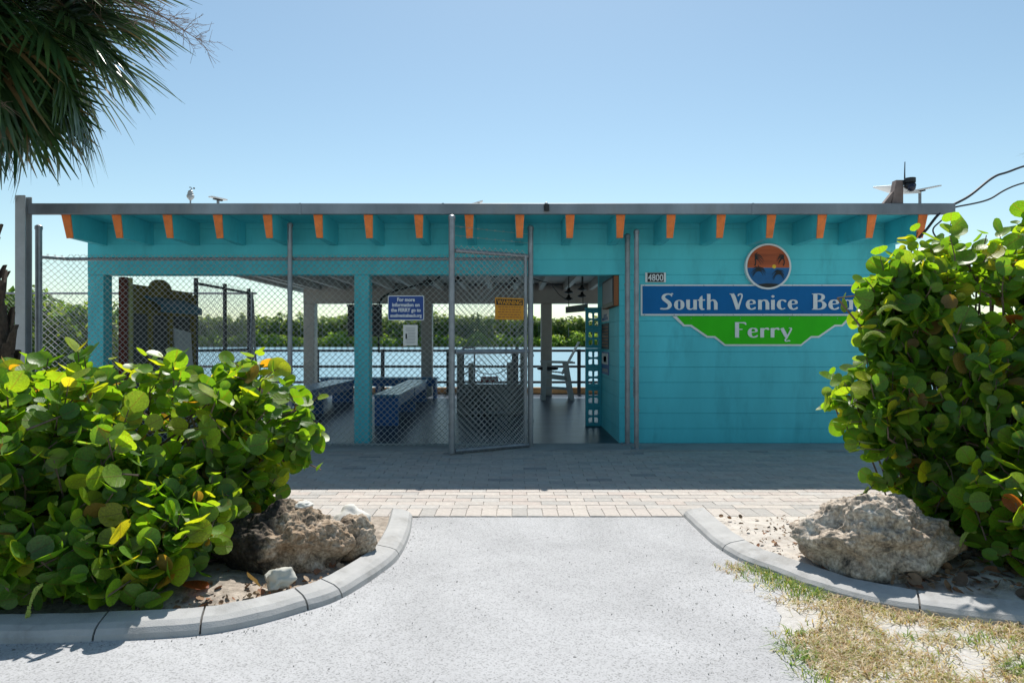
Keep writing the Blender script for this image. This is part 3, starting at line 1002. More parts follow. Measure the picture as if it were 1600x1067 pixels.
# the open gate leaf, hinged on the last fence post, free end towards the road
GA, GB = Vector((-0.715, 8.10, 0)), Vector((0.20, 8.63, 0))
gt_ = (GB - GA).normalized()
GT = thing('chain_link_gate', 'chain link gate leaf standing ajar with strands of barbed wire above', 'gate', (GB.x, GB.y, 0))
gl = (GB - GA).length
p_ = MB(); post(p_, GA.x, GA.y, 0.03, 2.83, 0.037); po = p_.build('stile', M['galv'], GT)
post_cap(GA.x, GA.y, 2.83, 0.037).build('post_cap', M['galv'], po)
p_ = MB(); post(p_, GB.x - 0.03, GB.y - 0.03, 0.05, 2.44, 0.022); p_.build('stile', M['galv'], GT)
for (z, r) in ((2.435, 0.026), (1.232, 0.030), (0.055, 0.030)):
    p_ = MB(); p_.tube([GA + gt_ * 0.04 + Vector((0, 0, z)), GB + Vector((0, 0, z))], r, 10); p_.build('rail', M['galv'], GT)
e1, e2 = GA + gt_ * 0.04, GB - gt_ * 0.05
off = Vector((gt_.y, -gt_.x, 0)) * 0.02
mesh_panel((e1 + off)[:2], (e2 + off)[:2], 0.03, 2.50).build('wire_mesh', M['wire'], GT, kind='stuff')
for z in (2.62, 2.73):
    b_ = MB()
    q = [GA + Vector((0, 0, z)), GA.lerp(GB, 0.5) + Vector((0, 0, z - 0.015)), GB + Vector((0, 0, z - 0.02))]
    b_.tube(q, 0.0022, 3)
    for k in range(1, 9):
        c = GA.lerp(GB, k / 9) + Vector((0, 0, z - 0.012))
        b_.tube([c + Vector((-0.012, 0, 0.014)), c + Vector((0.012, 0, -0.014))], 0.0015, 3)
        b_.tube([c + Vector((-0.012, 0, -0.014)), c + Vector((0.012, 0, 0.014))], 0.0015, 3)
    b_.build('barbed_wire', M['wire'], GT)
for z in (0.35, 1.18, 1.6, 2.1):
    c = MB(); c.lathe([(0.043, z - 0.016), (0.043, z + 0.016)], 0.235, FY, 12); c.build('hinge', M['galv'], GT)

# two posts at the right jamb of the entrance, a chain on the nearer one
def lone_post(x, y, zt, r, label):
    t = thing('fence_post', label, 'post', (x, y, 0), 'steel posts at the entrance')
    p_ = MB(); post(p_, x, y, 0.0, zt, r); p_.build('pole', M['galv'], t)
    post_cap(x, y, zt, r).build('post_cap', M['galv'], t)
    f_ = MB(); f_.box(x - 0.075, x + 0.075, y - 0.075, y + 0.075, 0.002, 0.028, 0.004); f_.build('foot_plate', M['galv'], t)
    for z in (0.5, 1.3, 2.1):
        c = MB(); c.lathe([(r + 0.006, z - 0.012), (r + 0.006, z + 0.012)], x, y, 12); c.build('clamp', M['galv'], t)
    return t


lone_post(1.51, 8.93, 2.74, 0.034, 'darker steel post set close against the wall beside the entrance')
lone_post(1.553, 8.52, 2.73, 0.031, 'slim steel post with a chain, standing nearer the road than its twin')
ch = MB()
for k in range(14):
    z = 0.68 + k * 0.026
    c = Vector((1.515, 8.50, z))
    ring = []
    for a in range(9):
        an = 2 * math.pi * a / 8
        u = Vector((math.cos(an) * 0.010, 0, 0)) if k % 2 else Vector((0, math.cos(an) * 0.010, 0))
        ring.append(c + u + Vector((0, 0, math.sin(an) * 0.018)))
    ch.tube(ring, 0.0035, 4, caps=False)
tag(ch.build('chain', M['galv'], None, (1.515, 8.5, 0.68)), 'short hanging chain wrapped at the slim steel post', 'chain')

# H shaped steel post at the far left that carries the gutter end
SP = thing('steel_beam_post', 'wide grey steel beam post at the left end of the gutter', 'post', (-5.9, 8.25, 0))
p_ = MB(); p_.box(-5.965, -5.843, 8.19, 8.205, 0, 3.11, 0.003); p_.build('flange', M['steel_post'], SP)
p_ = MB(); p_.box(-5.91, -5.898, 8.206, 8.30, 0, 3.09); p_.build('web', M['steel_post'], SP)
p_ = MB(); p_.box(-5.965, -5.843, 8.301, 8.316, 0, 3.11, 0.003); p_.build('flange', M['steel_post'], SP)

# fence along the left side of the shelter and one far back beyond it
SF = thing('side_fence', 'chain link side fence seen through the left opening', 'fence', (-5.3, 11.4, 0))
for y in (11.45, 12.6, 13.75):
    p_ = MB(); post(p_, -5.3, y, 0, 2.42, 0.035); p_.build('post', M['railing'], SF)
p_ = MB(); p_.tube([(-5.3, 11.4, 2.33), (-5.3, 13.8, 2.33)], 0.024, 8); p_.build('top_rail', M['railing'], SF)
p_ = MB(); p_.tube([(-5.3, 11.4, 1.2), (-5.3, 13.8, 1.2)], 0.02, 8); p_.build('mid_rail', M['railing'], SF)
mesh_panel((-5.32, 11.4), (-5.32, 13.8), 0.05, 2.42, 0.085, 0.0022).build('wire_mesh', M['wire'], SF, kind='stuff')
SG = thing('leaning_gate', 'narrow chain link gate frame leaning at the end of the side fence', 'gate', (-5.2, 13.6, 0))
p_ = MB(); p_.tube([(-5.22, 13.75, 2.2), (-5.0, 12.9, 0.05)], 0.022, 8); p_.build('frame_bar', M['galv'], SG)
p_ = MB(); p_.tube([(-5.22, 13.75, 2.2), (-5.18, 13.9, 0.05)], 0.022, 8); p_.build('frame_bar', M['galv'], SG)
p_ = MB(); p_.tube([(-5.08, 13.2, 0.8), (-5.19, 13.86, 0.8)], 0.018, 8); p_.build('frame_bar', M['galv'], SG)
RF = thing('boundary_fence', 'low rusty chain link boundary fence running off left behind the shrubs', 'fence', (-9, 14.7, 0))
for x in (-16, -13, -10.2, -7.6, -5.6):
    p_ = MB(); post(p_, x, 14.7, 0, 2.42, 0.03); p_.build('post', M['galv'], RF)
p_ = MB(); p_.tube([(-16, 14.7, 2.39), (-5.5, 14.7, 2.39)], 0.022, 8); p_.build('top_rail', M['galv'], RF)
mesh_panel((-16, 14.68), (-5.5, 14.68), 0.05, 2.42, 0.085, 0.0020).build('wire_mesh', M['galv'], RF, kind='stuff')


# ================================================================== SIGNS
def ring_poly(x, z, r, n=48):
    return [(x + r * math.cos(2 * math.pi * k / n), z + r * math.sin(2 * math.pi * k / n)) for k in range(n)]


def text_mesh(body, size, x, y, z, m, name, parent, align='CENTER', bold=0.0, depth=0.0015, sx=1.0, spacing=1.0):
    cu = bpy.data.curves.new(name, 'FONT')
    cu.body = body
    cu.size = size
    cu.align_x = align
    cu.offset = bold
    cu.extrude = depth
    cu.resolution_u = 3
    cu.space_character = spacing
    ob = bpy.data.objects.new(name, cu)
    COL.objects.link(ob)
    dg = bpy.context.evaluated_depsgraph_get()
    me = bpy.data.meshes.new_from_object(ob.evaluated_get(dg))
    bpy.data.objects.remove(ob)
    me.materials.clear()
    me.materials.append(m)
    o = bpy.data.objects.new(name, me)
    COL.objects.link(o)
    org = ORG[parent.name]
    o.parent = parent
    me.transform(Matrix.Rotation(R(90), 4, 'X') @ Matrix.Diagonal((sx, 1, 1, 1)))
    o.location = (x - org[0], y - org[1], z - org[2])
    return o


# decorative lettering, each letter drawn as swelling pen strokes (x, y, width) in cap heights
GL = {
    'S': (0.66, [[(0.60, 0.82, .05), (0.55, 0.93, .08), (0.38, 0.965, .09), (0.20, 0.88, .15), (0.16, 0.72, .19), (0.30, 0.56, .21), (0.45, 0.42, .21), (0.50, 0.24, .19), (0.40, 0.09, .13), (0.22, 0.045, .09), (0.06, 0.06, .10), (0.0, 0.03, .06)],
                 [(0.52, 0.94, .07), (0.62, 0.98, .09), (0.66, 0.95, .05)]]),
    'o': (0.60, ['ring', (0.29, 0.30, 0.27, 0.31, .045, .20)]),
    'u': (0.60, [[(0.11, 0.62, .19), (0.11, 0.2, .19)], [(0.11, 0.22, .19), (0.14, 0.07, .13), (0.27, 0.03, .07), (0.38, 0.09, .06), (0.43, 0.16, .05)], [(0.48, 0.62, .18), (0.48, 0.0, .18)]]),
    't': (0.40, [[(0.21, 0.86, .02), (0.165, 0.76, .12), (0.14, 0.6, .18), (0.14, 0.18, .18), (0.20, 0.04, .12), (0.33, 0.03, .05)], [(-0.03, 0.59, .075), (0.36, 0.60, .075)]]),
    'h': (0.60, [[(0.11, 0.98, .18), (0.11, 0.0, .18)], [(0.16, 0.48, .05), (0.28, 0.59, .07), (0.42, 0.55, .13), (0.48, 0.40, .18)], [(0.48, 0.42, .18), (0.48, 0.0, .18)]]),
    'V': (0.68, [[(0.06, 0.98, .17), (0.16, 0.72, .19), (0.34, 0.02, .17)], [(0.33, 0.03, .12), (0.48, 0.55, .08), (0.55, 0.85, .07), (0.50, 0.97, .08), (0.38, 0.93, .08), (0.37, 0.84, .05)], [(-0.06, 0.97, .05), (0.10, 0.965, .06)]]),
    'e': (0.56, [[(0.09, 0.33, .06), (0.44, 0.37, .055)], [(0.44, 0.37, .12), (0.42, 0.52, .12), (0.29, 0.595, .06), (0.15, 0.53, .12), (0.105, 0.32, .19), (0.15, 0.12, .15), (0.28, 0.03, .08), (0.44, 0.08, .10), (0.48, 0.16, .05)]]),
    'n': (0.60, [[(0.11, 0.61, .18), (0.11, 0.0, .18)], [(0.16, 0.47, .05), (0.28, 0.585, .07), (0.42, 0.55, .13), (0.48, 0.40, .18)], [(0.48, 0.42, .18), (0.48, 0.0, .18)]]),
    'i': (0.25, [[(0.11, 0.61, .18), (0.11, 0.0, .18)], [(0.11, 0.90, .02), (0.11, 0.82, .17), (0.11, 0.74, .02)]]),
    'c': (0.50, [[(0.44, 0.46, .05), (0.42, 0.54, .11), (0.29, 0.595, .06), (0.15, 0.53, .12), (0.105, 0.32, .19), (0.15, 0.12, .15), (0.28, 0.03, .07), (0.42, 0.09, .06)]]),
    'B': (0.68, [[(0.13, 0.97, .19), (0.13, 0.02, .19)], [(-0.02, 0.97, .05), (0.30, 0.97, .06), (0.46, 0.90, .12), (0.49, 0.76, .16), (0.42, 0.62, .11), (0.24, 0.53, .05)], [(0.22, 0.53, .05), (0.44, 0.50, .09), (0.55, 0.30, .19), (0.47, 0.10, .13), (0.28, 0.03, .06), (-0.02, 0.03, .05)]]),
    'a': (0.58, [[(0.46, 0.61, .17), (0.46, 0.0, .17)], [(0.42, 0.50, .06), (0.30, 0.595, .06), (0.15, 0.52, .12), (0.105, 0.30, .19), (0.15, 0.11, .14), (0.28, 0.03, .06), (0.42, 0.12, .05)]]),
    'F': (0.58, [[(0.12, 0.97, .19), (0.12, 0.0, .19)], [(0.02, 0.96, .06), (0.35, 0.95, .07), (0.50, 0.93, .10), (0.55, 0.82, .05)], [(0.18, 0.52, .06), (0.38, 0.53, .06)], [(0.02, 0.02, .05), (0.22, 0.02, .05)]]),
    'r': (0.46, [[(0.11, 0.61, .18), (0.11, 0.0, .18)], [(0.17, 0.46, .05), (0.26, 0.57, .08), (0.37, 0.57, .13), (0.43, 0.49, .07)]]),
    'y': (0.58, [[(0.06, 0.61, .16), (0.16, 0.35, .18), (0.29, 0.02, .15)], [(0.49, 0.62, .09), (0.50, 0.50, .08), (0.30, 0.0, .08), (0.22, -0.16, .07), (0.26, -0.24, .06), (0.40, -0.20, .08), (0.46, -0.24, .04)], [(0.40, 0.61, .05), (0.53, 0.60, .06)]]),
}


def ribbon(mb, stroke, ox, oz, s, y0, y1):
    c = catmull(stroke, 6) if len(stroke) > 2 else [stroke[0], tuple((a + b) / 2 for a, b in zip(*stroke)), stroke[1]]
    Lp, Rp = [], []
    for i, (x, z, wd) in enumerate(c):
        a, b = c[max(i - 1, 0)], c[min(i + 1, len(c) - 1)]
        tx, tz = b[0] - a[0], b[1] - a[1]
        l = math.hypot(tx, tz) or 1
        nx, nz = -tz / l, tx / l
        Lp.append((ox + (x + nx * wd / 2) * s, oz + (z + nz * wd / 2) * s))
        Rp.append((ox + (x - nx * wd / 2) * s, oz + (z - nz * wd / 2) * s))
    n = len(c)
    vs = [(x, y0, z) for x, z in Lp] + [(x, y0, z) for x, z in Rp] + [(x, y1, z) for x, z in Lp] + [(x, y1, z) for x, z in Rp]
    fs = []
    for i in range(n - 1):
        fs.append((i, n + i, n + i + 1, i + 1))
        fs.append((2 * n + i, i, i + 1, 2 * n + i + 1))
        fs.append((n + i, 3 * n + i, 3 * n + i + 1, n + i + 1))
    fs.append((0, 2 * n, 3 * n, n))
    fs.append((n - 1, 2 * n - 1, 4 * n - 1, 3 * n - 1))
    mb.add(vs, fs)


def letters(word, x0, x1, zbase, cap, y, parent):
    adv = [GL[c][0] for c in word]
    gap = 0.045
    tot = sum(adv) + gap * (len(word) - 1)
    sx = (x1 - x0) / (tot * cap)
    x = 0.0
    for c, a in zip(word, adv):
        mb = MB()
        st = GL[c][1]
        if st and st[0] == 'ring':
            cx, cz, rx, rz, thin, thick = st[1]
            pts = []
            for k in range(33):
                an = 2 * math.pi * k / 32
                wd = thin + (thick - thin) * abs(math.cos(an)) ** 1.3
                pts.append((cx + (rx - wd / 2) * math.cos(an), cz + (rz - wd / 2 * abs(math.sin(an)) - thin / 2 * 0) * math.sin(an), wd))
            ribbon(mb, pts[::1], 0, 0, 1, 0, 0.012)
        else:
            for i, s_ in enumerate(st):
                ribbon(mb, s_, 0, 0, 1, -0.0008 * i, 0.012)
        mb.v = [(x0 + (x + vx) * cap * sx, y - 0.010 + vy, zbase + vz * cap) for vx, vy, vz in mb.v]
        mb.build('letter', M['sign_white'], parent)
        x += a + gap


SW = 9.04   # wall face
FS = thing('name_sign', 'large blue and green painted sign reading South Venice Beach Ferry', 'sign', (3.3, SW, 1.3))
X0, X1 = 1.70, 4.93
blue_o = [(X0, 1.695), (X1, 1.695), (X1, 2.108), (X0, 2.108)]
p_ = MB(); p_.box(X0, X1, SW - 0.030, SW - 0.001, 1.695, 2.108, 0.003); p_.build('border', M['sign_white'], FS)
p_ = MB(); p_.box(X0 + 0.022, X1 - 0.022, SW - 0.036, SW - 0.031, 1.720, 2.086); p_.build('blue_panel', M['sign_blue'], FS)
cxs = 3.315
half = [(1.195, 1.688), (1.05, 1.555), (0.955, 1.553), (0.74, 1.405), (0.64, 1.403), (0.505, 1.297)]
go = [(cxs + a, z) for a, z in half[::-1]]
go = [(cxs - a, z) for a, z in half] + go
p_ = MB(); p_.prism_y(go[::1], SW - 0.024, SW - 0.001); p_.build('border', M['sign_white'], FS)
hi = [(1.138, 1.6885), (1.037, 1.580), (0.945, 1.578), (0.73, 1.430), (0.632, 1.428), (0.497, 1.320)]
gi = [(cxs - a, z) for a, z in hi] + [(cxs + a, z) for a, z in hi[::-1]]
p_ = MB(); p_.prism_y(gi, SW - 0.0292, SW - 0.0245); p_.build('green_panel', M['sign_green'], FS)
for k in range(9):
    for z in (1.708, 2.096):
        p_ = MB(); p_.prism_y(ring_poly(X0 + 0.05 + k * 0.39, z, 0.006, 8), SW - 0.0325, SW - 0.0302); p_.build('screw', M['galv'], FS)
for a in (-0.95, -0.3, 0.35, 0.98):
    p_ = MB(); p_.prism_y(ring_poly(cxs + a, 1.66, 0.006, 8), SW - 0.0312, SW - 0.0294); p_.build('screw', M['galv'], FS)
letters('South', 1.955, 2.715, 1.775, 0.212, SW - 0.037, FS)
letters('Venice', 2.885, 3.780, 1.775, 0.212, SW - 0.037, FS)
letters('Beach', 3.960, 4.84, 1.775, 0.212, SW - 0.037, FS)
letters('Ferry', 2.935, 3.700, 1.408, 0.205, SW - 0.030, FS)

EM = thing('round_emblem', 'round sunset emblem with palm silhouettes above the name sign', 'emblem', (3.37, SW, 2.34))
ex, ez, er = 3.372, 2.342, 0.302
p_ = MB(); p_.prism_y(ring_poly(ex, ez, er), SW - 0.060, SW - 0.003); p_.build('border', M['sign_white'], EM)
hz = ez + 0.0
top = [(ex + 0.277 * math.cos(a), ez + 0.277 * math.sin(a)) for a in np.linspace(-0.06, math.pi + 0.06, 30)]
p_ = MB(); p_.prism_y(top, SW - 0.0625, SW - 0.0602); p_.build('orange_sky', M['sunset'], EM)
bot = [(ex + 0.277 * math.cos(a), ez + 0.277 * math.sin(a)) for a in np.linspace(math.pi + 0.065, 2 * math.pi - 0.065, 30)]
p_ = MB(); p_.prism_y(bot, SW - 0.0625, SW - 0.0602); p_.build('blue_sea', M['emblem_sea'], EM)
p_ = MB(); p_.prism_y(ring_poly(ex + 0.075, ez - 0.002, 0.026, 20), SW - 0.0645, SW - 0.0626); p_.build('yellow_sun', M['emblem_sun'], EM)
isl = [(ex + 0.276 * math.cos(a), ez + 0.276 * math.sin(a)) for a in np.linspace(math.pi * 1.5 - 0.55, math.pi * 1.5 + 0.55, 14)] + [(ex + 0.08, ez - 0.226), (ex - 0.03, ez - 0.222)]
p_ = MB(); p_.prism_y(isl, SW - 0.0645, SW - 0.0626); p_.build('dark_shore', M['emblem_black'], EM)
for (px, pz, s, tz) in ((ex - 0.175, ez + 0.10, 0.115, -0.09), (ex - 0.13, ez - 0.06, 0.095, -0.20), (ex + 0.20, ez + 0.10, 0.09, -0.09), (ex + 0.135, ez - 0.10, 0.085, -0.22)):
    mb = MB()
    rr = random.Random(int(px * 1000))
    for k in range(15):
        a = math.pi * (-0.2 + 1.4 * k / 14)
        l = s * rr.uniform(0.75, 1.1)
        dx, dz = math.cos(a), math.sin(a)
        stk = [(0, 0, .006), (dx * l * 0.55, dz * l * 0.55 + 0.012, .0085), (dx * l * 1.05, dz * l * 0.85 - 0.012 - 0.022 * abs(dx), .002)]
        keep = [q for q in stk]
        if all(math.hypot(px + q[0] - ex, pz + q[1] - ez) < 0.268 for q in keep):
            ribbon(mb, stk, px, pz, 1, SW - 0.0660 - 0.0002 * k, SW - 0.0628)
    tb = [(0, 0, .014), (0.008, tz * 0.5, .012), (-0.004, tz, .016)]
    if all(math.hypot(px + q[0] - ex, pz + q[1] - ez) < 0.272 for q in tb):
        ribbon(mb, tb, px, pz, 1, SW - 0.0685, SW - 0.0628)
    mb.build('palm_silhouette', M['emblem_black'], EM)

# house number plate
NP = thing('number_plate', 'small house number plate reading 4800 in white on black', 'sign', (1.9, SW, 2.15))
p_ = MB(); p_.box(1.762, 2.034, SW - 0.018, SW - 0.001, 2.136, 2.268, 0.003); p_.build('frame', M['sign_white'], NP)
p_ = MB(); p_.box(1.790, 2.006, SW - 0.0215, SW - 0.0185, 2.142, 2.262); p_.build('black_tile', M['emblem_black'], NP)
text_mesh('4800', 0.125, 1.898, SW - 0.0235, 2.157, M['sign_white'], 'numerals', NP, bold=0.0015, sx=0.82)

# information sign on the fence
fy = FY - 0.034
IS = thing('information_sign', 'blue sign on the fence telling where to find more about the ferry', 'sign', (-1.34, fy, 1.62))
def rrect(x0, x1, z0, z1, r, n=5):
    out = []
    for (cx, cz, a0) in ((x0 + r, z0 + r, math.pi), (x1 - r, z0 + r, 1.5 * math.pi), (x1 - r, z1 - r, 0), (x0 + r, z1 - r, 0.5 * math.pi)):
        for k in range(n + 1):
            a = a0 + 0.5 * math.pi * k / n
            out.append((cx + r * math.cos(a), cz + r * math.sin(a)))
    return out
p_ = MB(); p_.prism_y(rrect(-1.568, -1.110, 1.622, 1.935, 0.02), fy - 0.005, fy - 0.001); p_.build('border', M['sign_white'], IS)
p_ = MB(); p_.prism_y(rrect(-1.558, -1.120, 1.632, 1.925, 0.016), fy - 0.0075, fy - 0.0052); p_.build('blue_panel', M['info_blue'], IS)
for (txt, z, s, sx) in (('For more', 1.862, 0.064, 0.9), ('information on', 1.797, 0.064, 0.90), ('the FERRY go to', 1.731, 0.064, 0.86), ('southvenicebeach.org', 1.665, 0.056, 0.80)):
    text_mesh(txt, s, -1.339, fy - 0.009, z, M['sign_white'], 'lettering', IS, bold=0.0022, sx=sx)
NS = thing('paper_notice', 'laminated white notice on the fence under the blue sign', 'notice', (-1.28, fy, 1.3))
p_ = MB(); p_.box(-1.374, -1.192, fy - 0.004, fy - 0.001, 1.306, 1.566); p_.build('sheet', M['paper'], NS)
for k in range(11):
    wv = random.uniform(0.05, 0.072)
    p_ = MB(); p_.box(-1.283 - wv + (0.03 if 3 < k < 8 else 0), -1.283 + wv, fy - 0.0052, fy - 0.0042, 1.33 + k * 0.019, 1.337 + k * 0.019); p_.build('print_line', M['paper_grey'], NS)
p_ = MB(); p_.box(-1.345, -1.325, fy - 0.0054, fy - 0.0042, 1.39, 1.455); p_.build('print_mark', M['emblem_black'], NS)

# warning sign on the gate leaf
wc = GA.lerp(GB, 0.73)
WS = bpy.data.objects.new('warning_sign', None); COL.objects.link(WS)
WS.location = (wc.x + gt_.y * 0.03, wc.y - gt_.x * 0.03, 1.76)
WS.rotation_euler = (0, 0, math.atan2(gt_.y, gt_.x))
WS.empty_display_size = 0.1
tag(WS, 'weathered yellow warning sign wired to the gate leaf', 'sign')
ORG[WS.name] = (0, 0, 0)
p_ = MB(); p_.box(-0.205, 0.205, -0.005, -0.001, -0.135, 0.135, 0.001); p_.build('plate', M['warn'], WS)
p_ = MB(); p_.box(-0.19, 0.19, -0.0068, -0.0052, 0.045, 0.118); p_.build('black_band', M['emblem_black'], WS)
text_mesh('WARNING', 0.075, 0, -0.0085, 0.055, M['warn'], 'lettering', WS, bold=0.0018, sx=0.95)
for k in range(5):
    xx = -0.165 + 0.02 * (k % 2)
    p_ = MB()
    while xx < 0.15:
        l = random.uniform(0.02, 0.05)
        p_.box(xx, min(xx + l, 0.165), -0.0065, -0.0053, 0.016 - k * 0.031, 0.027 - k * 0.031)
        xx += l + 0.012
    p_.build('print_line', M['brown'], WS)

# ================================================================== ENTRANCE: display case, posters, breeze blocks
DC = thing('display_case', 'shallow brown display case fixed high inside the entrance', 'cabinet', (1.4, 9.3, 1.83))
p_ = MB(); p_.box(1.352, 1.418, 9.06, 10.18, 1.83, 2.23, 0.004); p_.build('case', M['brown'], DC)
p_ = MB(); p_.box(1.345, 1.3515, 9.075, 10.17, 1.84, 2.23); p_.build('frame', M['black'], DC)
p_ = MB(); p_.box(1.341, 1.3445, 9.16, 10.08, 1.89, 2.2); p_.build('glass_front', M['paper_grey'], DC)
def wall_poster(label, y0, y1, z0, z1, base, marks):
    t = thing('poster', label, 'poster', (1.42, y0, z0))
    p_ = MB(); p_.box(1.412, 1.419, y0, y1, z0, z1); p_.build('sheet', M[base], t)
    for (a, b, c, d, mm) in marks:
        p_ = MB(); p_.box(1.4095, 1.4118, y0 + a * (y1 - y0), y0 + b * (y1 - y0), z0 + c * (z1 - z0), z0 + d * (z1 - z0)); p_.build('print_block', M[mm], t)
wall_poster('white poster with a blue drawing below the display case', 9.98, 10.75, 1.66, 1.90, 'paper', ((0.1, 0.9, 0.08, 0.25, 'info_blue'), (0.25, 0.7, 0.25, 0.45, 'info_blue')))
wall_poster('dark notice board with reddish lines of print', 9.98, 10.75, 1.24, 1.63, 'dark', tuple((0.1, 0.9, 0.1 + 0.12 * k, 0.15 + 0.12 * k, 'brown') for k in range(7)))
wall_poster('blue and white flyer lowest on the entrance side wall', 9.98, 10.75, 0.86, 1.2, 'info_blue', ((0.08, 0.92, 0.45, 0.93, 'paper'), (0.3, 0.7, 0.55, 0.8, 'info_blue'), (0.1, 0.9, 0.1, 0.25, 'paper_grey')))

BS = thing('breeze_block_screen', 'teal breeze block screen with leaf shaped openings beside the entrance', 'screen', (1.3, 10.85, 0))
def breeze(z):
    b_ = MB()
    x0, x1 = 1.172, 1.417
    y0, y1 = 10.83, 10.93
    hh = 0.306
    z0, z1 = z + 0.002, z + hh
    fr = 0.030
    b_.box(x0, x0 + fr, y0, y1, z0, z1); b_.box(x1 - fr, x1, y0, y1, z0, z1)
    b_.box(x0 + fr + .0005, x1 - fr - .0005, y0 + .001, y1 - .001, z0, z0 + fr); b_.box(x0 + fr + .0005, x1 - fr - .0005, y0 + .001, y1 - .001, z1 - fr, z1)
    cx, cz = (x0 + x1) / 2, (z0 + z1) / 2
    q = 0
    for sx in (-1, 1):
        for sz in (-1, 1):
            q += 1
            # each quarter carries two bowed ribs that meet at the middle
            for bow in (-0.04, 0.04):
                q += 0.3
                ax, az = cx + sx * ((x1 - x0) / 2 - fr), cz + sz * (hh / 2 - fr)
                mx_, mz_ = (cx + ax) / 2 + bow * sz, (cz + az) / 2 - bow * sx
                ribbon(b_, [(cx, cz, 0.022), (mx_, mz_, 0.026), (ax, az, 0.036)], 0, 0, 1, y0 + 0.004 + 0.001 * q, y1 - 0.004 - 0.001 * q)
    return b_
for k in range(6):
    breeze(0.014 + k * 0.308).build('breeze_block', M['teal_dark'], BS)
p_ = MB(); p_.box(1.16, 1.418, 10.82, 10.94, 1.864, 1.895, 0.004); p_.build('coping', M['teal_dark'], BS)

# ================================================================== INSIDE THE SHELTER
def bench(loc, length, width, rot, label):
    t = thing('bench', label, 'bench', loc, 'blue benches under the shelter')
    t.rotation_euler = (0, 0, rot)
    ORG[t.name] = (0, 0, 0)
    h = 0.5
    n = 4
    sw_ = width / n
    for k in range(n):
        p_ = MB(); p_.box(-width / 2 + k * sw_ + 0.010, -width / 2 + (k + 1) * sw_ - 0.010, 0, length, h - 0.04, h, 0.005); p_.build('slat', M['bench_top'], t)
    for y in (0.03, length * 0.5, length - 0.09):
        p_ = MB(); p_.box(-width / 2 + 0.02, width / 2 - 0.02, y, y + 0.06, 0.0, h - 0.042, 0.004); p_.build('leg', M['bench'], t)
    for s in (-1, 1):
        p_ = MB(); p_.box(s * (width / 2 - 0.05) - 0.018, s * (width / 2 - 0.05) + 0.018, 0.092, length - 0.092, h - 0.20, h - 0.042); p_.build('side_rail', M['bench'], t)
    return t
bench((-2.0, 10.85, 0.012), 4.35, 0.42, 0.02, 'blue slatted bench running back from behind the middle column')
bench((-3.75, 10.2, 0.012), 5.0, 0.5, 0.0, 'blue slatted bench running back, left of the middle column')
bench((-1.75, 16.1, 0.012), 2.75, 0.42, R(90), 'blue bench set crosswise before the dock railing')

def railing():
    t = thing('dock_railing', 'dark wooden three bar railing along the dock edge', 'railing', (-1, 17.45, 0))
    for z, h in ((1.14, 0.05), (0.735, 0.05), (0.335, 0.05)):
        p_ = MB(); p_.box(-11, 5.1, 17.46, 17.52, z - h, z + 0.01, 0.004); p_.build('rail', M['railing'], t)
    for k in range(10):
        x = 5.05 - 1.67 * k
        p_ = MB(); p_.box(x - 0.045, x + 0.045, 17.40, 17.457, 0.02, 1.16, 0.004); p_.build('railing_post', M['railing'], t)
railing()
p_ = MB(); p_.box(-11, 5.1, 17.56, 17.76, 0.02, 0.17, 0.01)
tag(p_.build('dock_edge_timber', M['timber'], None, (0, 17.66, 0)), 'long tan timber along the dock edge below the railing', 'timber')

# tall deck chair
def tall_chair():
    t = thing('deck_chair', 'tall grey slatted deck chair turned side on near the railing', 'chair', (1.0, 15.9, 0.012))
    ox, oy = 1.0, 15.9
    def bar(a, b, wy, th, name):
        """a board from a to b in x,z seen side on, wy wide in y at offset"""
        A, Bq = Vector((a[0], 0, a[1])), Vector((b[0], 0, b[1]))
        d = (Bq - A).normalized()
        nn = Vector((-d.z, 0, d.x)) * th / 2
        y0, y1 = wy
        q = [A - nn, A + nn, Bq + nn, Bq - nn]
        mb = MB()
        mb.add([(ox + v.x, oy + y0, v.z) for v in q] + [(ox + v.x, oy + y1, v.z) for v in q],
               [(0, 3, 2, 1), (4, 5, 6, 7), (0, 1, 5, 4), (1, 2, 6, 5), (2, 3, 7, 6), (3, 0, 4, 7)])
        mb.build(name, M['chair'], t)
    for s in ((-0.32, -0.27), (0.27, 0.32)):
        bar((-0.28, 0.012), (-0.245, 0.855), s, 0.095, 'leg')
        bar((0.38, 0.012), (0.24, 0.855), s, 0.095, 'leg')
        bar((-0.33, 0.885), (0.44, 0.870), (s[0] - 0.02, s[1] + 0.03), 0.04, 'armrest')
        bar((-0.25, 0.56), (0.27, 0.50), (s[0] + 0.052 if s[0] < 0 else s[0] - 0.055, s[1] + 0.05 if s[0] < 0 else s[1] - 0.052), 0.09, 'side_rail')
    for k in range(5):
        y = -0.22 + k * 0.09
        bar((0.16, 0.60), (0.56, 1.345), (y, y + 0.08), 0.022, 'back_slat')
    for k in range(6):
        x = -0.27 + k * 0.085
        mb = MB(); mb.box(ox + x, ox + x + 0.075, oy - 0.24, oy + 0.24, 0.66 - k * 0.008, 0.68 - k * 0.008); mb.build('seat_slat', M['chair'], t)
    bar((-0.28, 0.30), (0.33, 0.27), (-0.2, -0.16), 0.06, 'stretcher')
    cu = MB(); cu.lathe([(0.18, 0.692), (0.235, 0.70), (0.25, 0.735), (0.235, 0.77), (0.16, 0.775)], ox - 0.17, oy, 24)
    tag(cu.build('seat_cushion', M['black'], None, (ox - 0.17, oy, 0.69), smooth=True), 'round black cushion lying on the tall deck chair', 'cushion')
tall_chair()

